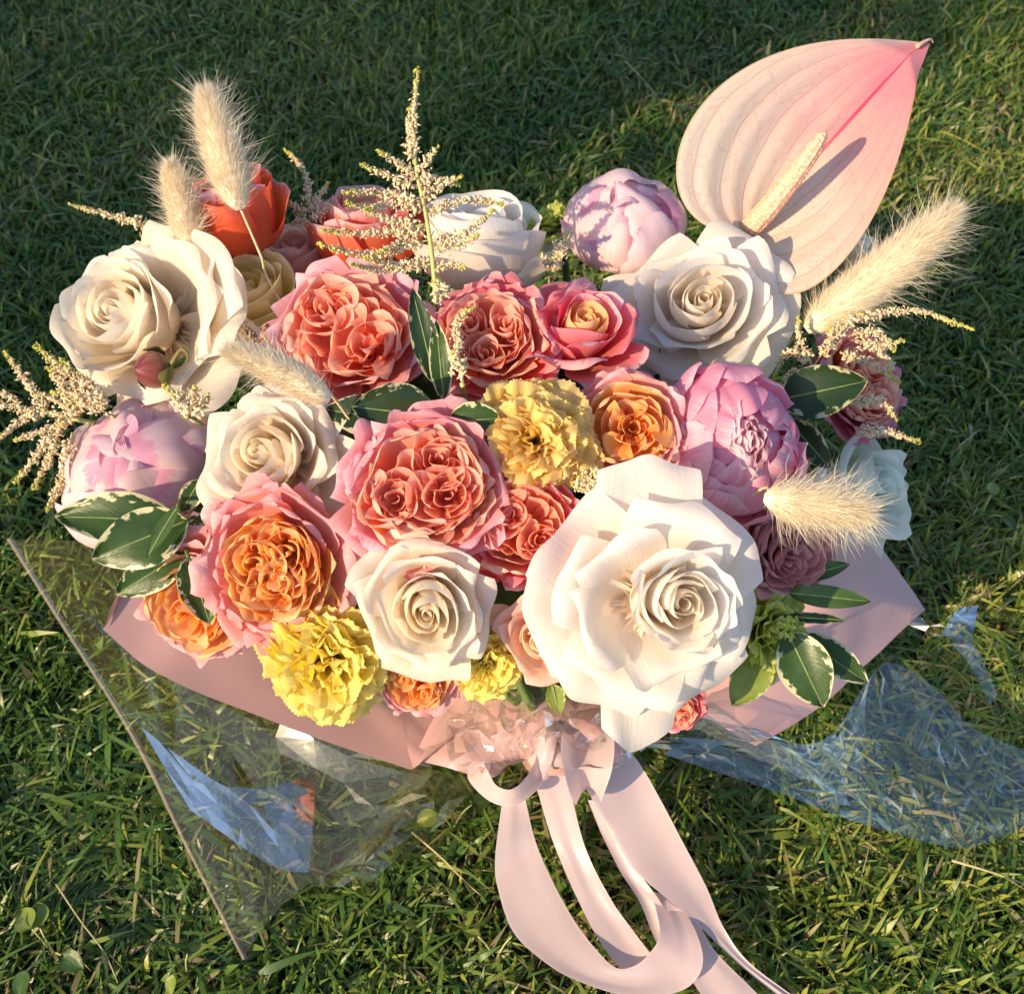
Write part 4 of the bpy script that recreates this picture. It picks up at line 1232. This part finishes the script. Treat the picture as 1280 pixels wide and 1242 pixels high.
def loft(rows, nu, nv):
    """rows of 3-D points -> grid (nv x nu), smooth along and across"""
    R = np.array([catmull(r, nu) for r in rows])
    return np.stack([catmull(R[:, i], nv) for i in range(nu)], 1)

def gnormals(G):
    du = np.gradient(G, axis=1); dv = np.gradient(G, axis=0)
    n = np.cross(du, dv); n /= np.linalg.norm(n, axis=-1)[..., None] + 1e-12
    return n

def sheet(name, G, mat, root, thick=0, fold=0., nfold=9, crease=0., seed=0, freq=6., radial=0., nrad=14):
    nv, nu = G.shape[:2]
    rg = np.random.default_rng(2000 + seed)
    n = gnormals(G)
    u = np.linspace(0, 1, nu)[None, :]; v = np.linspace(0, 1, nv)[:, None]
    d = 0
    for k in range(5):
        fx, fy = rg.normal(0, freq, 2); d = d + crease / 3 * np.sin(2 * np.pi * (fx * u + fy * v) / 2 + rg.uniform(0, 6))
    if fold:
        # sharp folds: straight lines across the sheet where it kinks
        for k in range(nfold):
            th = rg.uniform(0, math.pi); c = rg.uniform(.1, .9)
            q = np.cos(th) * (u - c) + np.sin(th) * (v - rg.uniform(.1, .9))
            wq = rg.uniform(.04, .16)
            d = d + fold * rg.choice([-1, 1]) * rg.uniform(.4, 1) * np.maximum(0, 1 - np.abs(q) / wq)
    if radial:
        ph = rg.uniform(0, 6, 4)
        w = np.sin(u * nrad * np.pi + ph[0]) + .6 * np.sin(u * nrad * 1.7 * np.pi + ph[1] + 2 * v)
        d = d + radial * w * (.35 + .65 * v)
    G = G + n * (d[..., None] if not np.isscalar(d) else 0)
    A = np.stack([np.broadcast_to(u * 2 - 1, (nv, nu)), np.broadcast_to(v, (nv, nu)), np.zeros((nv, nu))], -1)
    o = mk(name, G.reshape(-1, 3), gridF(nu, nv), mat, root, att=A.reshape(-1, 3))
    if thick:
        md = o.modifiers.new('thickness', 'SOLIDIFY')
        md.thickness = thick
        md.offset = 0
    return o

def crumple(name, rows, nu, nv, mat, root, amp=.002, jit=.35, seed=0):
    rg = np.random.default_rng(4000 + seed)
    G0 = loft(rows, nu * 8 + 1, nv * 8 + 1)
    n0 = gnormals(G0)
    V = np.zeros((nv + 1, nu + 1, 3)); A = np.zeros((nv + 1, nu + 1, 3))
    for j in range(nv + 1):
        for i in range(nu + 1):
            a, b = float(j), float(i)
            if 0 < j < nv: a += rg.uniform(-jit, jit)
            if 0 < i < nu: b += rg.uniform(-jit, jit)
            jj, ii = int(round(a * 8)), int(round(b * 8))
            k = 1.0 if (0 < j < nv and 0 < i < nu) else .35
            V[j, i] = G0[jj, ii] + n0[jj, ii] * rg.normal(0, amp) * k
            A[j, i] = (b / nu * 2 - 1, a / nv, 0)
    F = []
    for j in range(nv):
        for i in range(nu):
            q = (j * (nu + 1) + i, j * (nu + 1) + i + 1, (j + 1) * (nu + 1) + i + 1, (j + 1) * (nu + 1) + i)
            F += [(q[0], q[1], q[2]), (q[0], q[2], q[3])] if rg.random() < .5 else [(q[0], q[1], q[3]), (q[1], q[2], q[3])]
    return mk(name, V.reshape(-1, 3), F, mat, root, att=A.reshape(-1, 3), smooth=False)

K = tuple(KNOT)
def kpt(dx, dy, dz):
    return np.array([K[0] + dx, K[1] + dy, K[2] + dz])

wrap = thing('wrapping_paper', 'dusty pink paper collar folded round the flowers', 'wrapping paper', (K[0], K[1], .02))
# front left sheet, its free edge sweeping from the left corner to the bow
rows = [[kpt(-.03, .05, -.02), kpt(-.02, .04, -.02), kpt(-.01, .03, -.02), kpt(0, .02, -.02), kpt(.0, .0, -.01)],
        [np.array(at_z(*p)) for p in ((215, 690, .105), (300, 755, .100), (400, 820, .092), (480, 870, .088), (560, 880, .088))],
        [np.array(at_z(*p)) for p in ((128, 786, .120), (205, 846, .116), (330, 897, .110), (420, 930, .106), (514, 963, .100))]]
sheet('front_panel', loft(rows, 40, 24), M['paper'], wrap, crease=.0008, seed=1, freq=2, fold=.0016, nfold=6)
# left flap turning up behind the leaves
rows = [[kpt(-.03, .05, -.02), kpt(-.06, .09, -.02), kpt(-.06, .14, -.02)],
        [np.array(at_z(*p)) for p in ((215, 690, .105), (225, 670, .10), (250, 640, .09))],
        [np.array(at_z(*p)) for p in ((128, 786, .120), (148, 740, .120), (190, 680, .105))]]
sheet('left_panel', loft(rows, 20, 20), M['paper'], wrap, crease=.0008, seed=2, freq=2)
# shaded fold turning in at the bow
rows = [[np.array(at_z(*p)) for p in ((500, 868, .094), (540, 880, .092), (590, 870, .092))],
        [np.array(at_z(*p)) for p in ((505, 915, .099), (545, 915, .096), (585, 900, .098))],
        [np.array(at_z(*p)) for p in ((516, 961, .102), (535, 945, .104), (560, 925, .106))]]
sheet('inner_fold', loft(rows, 14, 14), M['paper'], wrap, crease=.0005, seed=3)
# right sheet with its stiff corner
rows = [[kpt(.0, .06, -.02), kpt(.01, .05, -.02), kpt(.015, .03, -.02), kpt(.01, .02, -.02), kpt(.01, .0, -.01)],
        [np.array(at_z(*p)) for p in ((1010, 600, .140), (1010, 700, .135), (990, 760, .125), (930, 830, .110), (850, 890, .100))],
        [np.array(at_z(*p)) for p in ((1085, 660, .080), (1160, 762, .045), (1065, 848, .062), (1005, 897, .074), (945, 932, .086))]]
R3 = np.array([[catmull(rows[2][:2], 14), ]]) if False else None
top = np.vstack([catmull(rows[2][:2], 16)[:-1], catmull(rows[2][1:], 26)])
midr = catmull(rows[1], len(top)); inn = catmull(rows[0], len(top))
G = np.stack([catmull([inn[i], midr[i], top[i]], 22) for i in range(len(top))], 1)
sheet('right_panel', G, M['paper'], wrap, crease=.0006, seed=4, freq=2, fold=.0016, nfold=6)
# back of the collar
rows = [[kpt(-.06, .14, -.02), kpt(-.02, .18, -.02), kpt(.03, .17, -.02), kpt(.0, .06, -.02)],
        [np.array(at_z(*p)) for p in ((270, 620, .09), (440, 540, .09), (800, 530, .09), (1000, 640, .11))],
        [np.array(at_z(*p)) for p in ((250, 600, .11), (420, 500, .12), (820, 500, .12), (1040, 640, .125))]]
sheet('back_panel', loft(rows, 30, 14), M['paper'], wrap, crease=.0008, seed=5)
# gathered skirt of paper between flowers and bow
rows = [[np.array(at_z(*p)) for p in ((516, 950, .098), (555, 880, .100), (610, 845, .102), (670, 838, .104), (730, 842, .104), (792, 880, .104), (806, 930, .098))],
        [np.array(at_z(*p)) for p in ((570, 962, .098), (600, 930, .106), (635, 912, .112), (672, 905, .114), (715, 910, .114), (750, 925, .11), (775, 950, .1))],
        [np.array(at_z(*p)) for p in ((610, 972, .088), (630, 958, .092), (650, 950, .094), (674, 948, .094), (698, 950, .094), (720, 956, .092), (745, 968, .088))],
        [kpt(-.03, -.01, -.02), kpt(-.02, -.014, -.02), kpt(-.01, -.016, -.02), kpt(0, -.016, -.02), kpt(.01, -.016, -.02), kpt(.02, -.014, -.02), kpt(.03, -.01, -.02)]]
sheet('gathered_skirt', loft(rows, 90, 34), M['paper'], wrap, crease=.0016, seed=6, radial=.0022, nrad=5, freq=4)
# bound stems standing on the turf under the bow
a = np.array(K)
V, F = tube(catmull([a + [0, .01, .01], a + [.004, .012, -.03], a + [.012, .018, -.07]], 8), [.030, .024, .023, .023, .024, .026, .028, .03], 20)
mk('stem_sleeve', V, F, M['paper'], wrap)

film = thing('cellophane_wrap', 'clear cellophane sheet spreading left over the grass', 'cellophane', (-.2, -.28, .02))
gl = [(8, 674, .060), (60, 757, .045), (160, 915, .034), (232, 1060, .028), (303, 1200, .022)]
gm1 = [(100, 676, .085), (170, 770, .070), (240, 900, .050), (285, 1040, .038), (320, 1172, .024)]
gm2 = [(210, 690, .100), (280, 800, .086), (330, 920, .058), (345, 1040, .040), (345, 1140, .026)]
gm3 = [(330, 760, .094), (420, 880, .084), (430, 960, .060), (415, 1040, .042), (380, 1108, .028)]
gr = [(480, 850, .088), (520, 935, .086), (540, 965, .072), (505, 1010, .050), (462, 1068, .034)]
crumple('front_film', pz([gl, gm1, gm2, gm3, gr]), 11, 9, M['film'], film, amp=.0011, seed=6)
# a folded-over flap lies flat on the sheet and mirrors the open sky
q1 = [(176, 908, .052), (228, 948, .056), (300, 988, .061), (394, 968, .068)]
q2 = [(205, 958, .052), (262, 1000, .056), (330, 1030, .061), (392, 1025, .067)]
q3 = [(238, 1012, .052), (285, 1046, .056), (345, 1085, .061), (386, 1090, .066)]
crumple('film_flap', pz([q1, q2, q3]), 8, 4, M['film_layers'], film, amp=.0004, seed=7)
# rolled edge of the film
ed = [np.array(at_z(*p)) for p in gl]
lo = [np.array(at_z(p[0] + 3, p[1] - 1, p[2] + .0025)) for p in gl]
lo2 = [np.array(at_z(p[0] + 7, p[1] - 2, p[2] + .0012)) for p in gl]
sheet('rolled_edge', loft([[q + np.array([0, 0, .0008]) for q in ed], lo, lo2], 60, 7), M['film_edge'], film, thick=0, crease=.0002, seed=12)
# second, narrower tongue of film below the paper corner
gl2 = [(516, 962, .092), (480, 1010, .05), (430, 1070, .03), (384, 1108, .02)]
gr2 = [(600, 975, .085), (580, 1000, .05), (520, 1060, .03), (466, 1104, .02)]
gmid = [(555, 965, .097), (535, 1000, .062), (480, 1058, .046), (425, 1108, .03)]
crumple('film_tongue', pz([gl2, gmid, gr2]), 9, 5, M['film'], film, amp=.002, seed=4)

film2 = thing('cellophane_wrap', 'clear cellophane sheet spreading right, mirroring blue sky', 'cellophane', (.3, -.27, .02))
lo = [(786, 926, .098), (858, 952, .088), (975, 991, .070), (1069, 1027, .052), (1155, 1051, .040), (1205, 1060, .036), (1252, 1046, .038), (1330, 1010, .04)]
mi1 = [(800, 915, .104), (900, 925, .094), (1000, 965, .068), (1075, 985, .050), (1150, 1000, .042), (1200, 1003, .04), (1260, 1000, .04), (1335, 985, .04)]
mi2 = [(830, 905, .104), (920, 912, .092), (1020, 940, .064), (1080, 935, .048), (1150, 930, .046), (1200, 950, .042), (1250, 965, .042), (1335, 965, .042)]
up_ = [(862, 890, .106), (945, 915, .088), (1030, 925, .060), (1085, 850, .044), (1112, 828, .042), (1160, 852, .042), (1226, 915, .042), (1330, 950, .042)]
crumple('front_film', pz([lo, mi1, mi2, up_]), 40, 15, M['film_layers'], film2, amp=.0006, seed=1)
# cone shaped fold of film that leaves the bow
c1 = [(790, 928, .103), (850, 905, .112), (920, 935, .098), (1035, 985, .066)]
c2 = [(800, 915, .110), (865, 880, .124), (935, 915, .108), (1032, 975, .068)]
c3 = [(820, 905, .108), (885, 882, .120), (960, 925, .100), (1028, 968, .068)]
c4 = [(835, 900, .104), (900, 892, .108), (975, 935, .090), (1025, 965, .066)]
crumple('film_fold', pz([c1, c2, c3, c4]), 9, 6, M['film_gather'], film2, amp=.0016, seed=2)
s1 = [(1128, 778, .045), (1170, 795, .05), (1205, 820, .045), (1238, 882, .035)]
s2 = [(1140, 768, .052), (1185, 785, .058), (1222, 812, .05), (1247, 868, .038)]
crumple('film_corner', pz([s1, s2]), 9, 2, M['film_layers'], film2, amp=.0012, seed=3)
t1 = [(1178, 790, .056), (1190, 770, .062), (1205, 758, .062)]
t2 = [(1215, 812, .052), (1218, 785, .058), (1223, 757, .06)]
sheet('film_tip', loft(pz([t1, t2]), 14, 10), M['film_layers'], film2, thick=0, crease=.0008, seed=17, fold=.002, nfold=4)

film3 = thing('cellophane_gather', 'crinkled clear cellophane gathered over the pink paper above the bow', 'cellophane', K)
rows = [[(522, 948, .106), (560, 885, .110), (612, 852, .114), (670, 845, .117), (730, 850, .116), (796, 890, .114), (812, 932, .104)],
        [(575, 965, .108), (602, 925, .118), (635, 905, .124), (672, 898, .126), (715, 903, .125), (755, 922, .12), (785, 950, .108)],
        [(610, 978, .096), (630, 958, .104), (650, 948, .107), (674, 944, .108), (698, 948, .107), (722, 956, .104), (750, 975, .096)]]
crumple('film', pz(rows), 26, 9, M['film_gather'], film3, amp=.0020, seed=5)

# ribbon
rib = thing('satin_ribbon', 'pale pink satin ribbon bow with long tails trailing on the grass', 'ribbon', K)
def strip(name, Lp, Rp, n=44, bow=0.0, wob=.0011, seed=0):
    a = catmull([np.array(at_z(*p)) for p in Lp], n); b = catmull([np.array(at_z(*p)) for p in Rp], n)
    G = np.stack([a * (1 - w) + b * w for w in np.linspace(0, 1, 9)], 1)
    nn = gnormals(G)
    w = np.linspace(-1, 1, 9)[None, :]
    G = G + nn * (bow * (1 - w ** 2))[..., None]
    return sheet(name, G, M['satin'], rib, crease=wob, seed=30 + seed, freq=1.5, fold=.0005, nfold=5)

strip('tail', [(628, 1000, .085), (619, 1074, .052), (623, 1113, .044), (641, 1164, .040), (676, 1199, .040), (719, 1225, .041), (790, 1246, .042), (852, 1238, .044), (878, 1208, .050), (870, 1165, .050), (842, 1118, .040)],
      [(657, 1000, .085), (668, 1047, .056), (687, 1094, .048), (719, 1152, .044), (750, 1192, .044), (772, 1210, .045), (795, 1206, .047), (813, 1190, .050), (824, 1172, .052), (824, 1150, .050), (815, 1112, .040)], n=70, bow=.0008, seed=1)
strip('tail', [(668, 970, .092), (672, 988, .084), (691, 1051, .056), (719, 1117, .046), (750, 1176, .040), (785, 1222, .036)],
      [(706, 970, .092), (712, 985, .084), (732, 1060, .058), (762, 1121, .048), (789, 1160, .043), (822, 1203, .038)], bow=.0008, seed=2)
strip('tail', [(722, 965, .094), (748, 1012, .074), (766, 1040, .062), (792, 1085, .054), (832, 1121, .050), (875, 1158, .046), (925, 1205, .042), (985, 1252, .038)],
      [(775, 925, .098), (800, 955, .086), (826, 1000, .070), (855, 1055, .058), (884, 1110, .050), (905, 1160, .046), (938, 1205, .042), (1000, 1252, .038)], n=50, bow=.001, seed=3)
strip('tail', [(735, 1000, .074), (752, 1042, .056), (776, 1090, .046), (800, 1128, .042), (815, 1165, .038), (835, 1205, .034)],
      [(748, 1002, .076), (770, 1044, .058), (800, 1092, .048), (826, 1128, .044), (842, 1160, .040), (862, 1198, .036)], n=30, bow=.001, seed=4)
strip('tail', [(832, 1124, .046), (842, 1170, .042), (868, 1230, .038), (905, 1275, .034)],
      [(872, 1152, .047), (895, 1190, .043), (935, 1230, .039), (975, 1270, .034)], n=30, bow=.0008, seed=5)
# loops of the bow
strip('loop', [(584, 960, .090), (588, 978, .094), (613, 1002, .098), (641, 1008, .100), (668, 992, .100), (684, 968, .098), (680, 945, .096)],
      [(600, 945, .100), (608, 962, .106), (621, 983, .110), (641, 986, .112), (657, 972, .112), (668, 950, .112), (668, 932, .110)], n=40, bow=.001, seed=6)
strip('loop', [(706, 900, .110), (700, 930, .122), (704, 965, .122), (714, 996, .102), (722, 1004, .084), (722, 965, .078)],
      [(764, 892, .112), (766, 925, .124), (764, 962, .124), (756, 990, .102), (752, 999, .084), (750, 962, .078)], n=44, bow=.010, wob=.0014, seed=7)
strip('loop', [(664, 968, .096), (668, 940, .110), (676, 915, .116), (690, 905, .112), (702, 935, .100)],
      [(684, 975, .096), (690, 950, .112), (696, 928, .118), (704, 918, .114), (712, 945, .100)], n=30, bow=.003, wob=.001, seed=8)
# the knot itself
V, F = tube(catmull([np.array(at_z(664, 952, .100)), np.array(at_z(680, 944, .106)), np.array(at_z(696, 945, .106)), np.array(at_z(712, 955, .100))], 14), np.interp(np.linspace(0, 1, 14), [0, .3, .7, 1], [.004, .007, .007, .004]), 14)
mk('knot', V, F, M['satin'], rib, att=np.zeros((len(V), 3)))

# ------------------------------------------------------------------ weeds and straw on the lawn
def weed(label, px, py, n, size, seed, name='clover_weed'):
    rg = np.random.default_rng(3000 + seed)
    c = np.array(at_z(px, py, 0.0))
    root = thing(name, label, 'weed', c, 'broadleaf weeds in the lawn')
    for i in range(n):
        a = rg.uniform(0, 6.28); r = rg.uniform(.3, 1) * size * 1.1
        top = c + np.array([math.cos(a) * r, math.sin(a) * r, rg.uniform(.022, .034)])
        P = catmull([c, (c + top) / 2 + np.array([0, 0, .006]), top], 7)
        V, F = tube(P, .0006, 5)
        mk('stalk', V, F, M['palestem'], root)
        x = np.array([math.cos(a), math.sin(a), rg.uniform(-.3, .2)]); x /= np.linalg.norm(x)
        y = np.cross(np.array([rg.normal(0, .25), rg.normal(0, .25), 1.0]), x); y /= np.linalg.norm(y)
        z = np.cross(x, y)
        L_ = size * rg.uniform(.8, 1.2); W = L_ * .38
        nu, nv = 7, 8
        V = np.zeros((nv, nu, 3)); A = np.zeros((nv, nu, 3))
        for j, t in enumerate(np.linspace(0, 1, nv)):
            w = W * (math.sin(math.pi * t ** .8) ** .7 if 0 < t < 1 else .03)
            for k_, u in enumerate(np.linspace(-1, 1, nu)):
                V[j, k_] = top + x * L_ * t + y * u * w + z * (.25 * W * u * u - .2 * L_ * t * t)
                A[j, k_] = (u, t, .3)
        mk('leaf', V.reshape(-1, 3), gridF(nu, nv), M['limeleaf' if i % 2 else 'greenleaf'], root, att=A.reshape(-1, 3))

weed('small round leaved weed in the lower left corner of the lawn', 70, 1195, 4, .018, 1)
weed('tiny yellow green weed beside the straw stalk near the lower left corner', 235, 1222, 2, .011, 2)
weed('small round leaved weed under the left ribbon tail', 566, 1036, 2, .015, 3)
weed('pale weed beyond the right corner of the pink paper', 1222, 655, 2, .014, 4)
weed('small pale weed at the left ribbon near the bottom edge', 620, 1200, 2, .012, 5)

def straw(label, pts, r=.0007, seed=0):
    P = catmull([np.array(at_z(*p)) for p in pts], 14)
    V, F = tube(P, np.linspace(r, r * .55, 14), 6)
    root = thing('straw_stalk', label, 'straw', P[0], 'dry stalks on the lawn')
    mk('stalk', V, F, M['drystalk'], root)
    t = P[9] - P[8]; t /= np.linalg.norm(t)
    s = np.cross(t, [0, 0, 1.0])
    q = P[8]
    V = [q, q + t * .008 + s * .003 + np.array([0, 0, .003]), q + t * .022 + s * .007 + np.array([0, 0, .002]), q + t * .010 + s * .0015]
    mk('sheath', V, [(0, 1, 2, 3)], M['drystalk'], root)
straw('pale dry stalk leaning in the grass near the lower left corner', [(70, 1105, .03), (100, 1150, .032), (130, 1190, .030), (147, 1228, .02)])
straw('pale dry stalk running towards the left ribbon tail', [(515, 1040, .028), (550, 1070, .032), (580, 1100, .032), (600, 1118, .026)], r=.0008)
straw('bleached straw lying in the shade at the far left', [(40, 192, .03), (60, 200, .03), (80, 205, .03)], r=.0007)
straw('bleached straw lying in the shade left of the anthurium', [(782, 76, .03), (800, 95, .032), (812, 108, .03)], r=.0007)
straw('bleached straw at the right edge below the cellophane', [(1190, 1075, .03), (1240, 1090, .032), (1290, 1108, .03)], r=.0010)
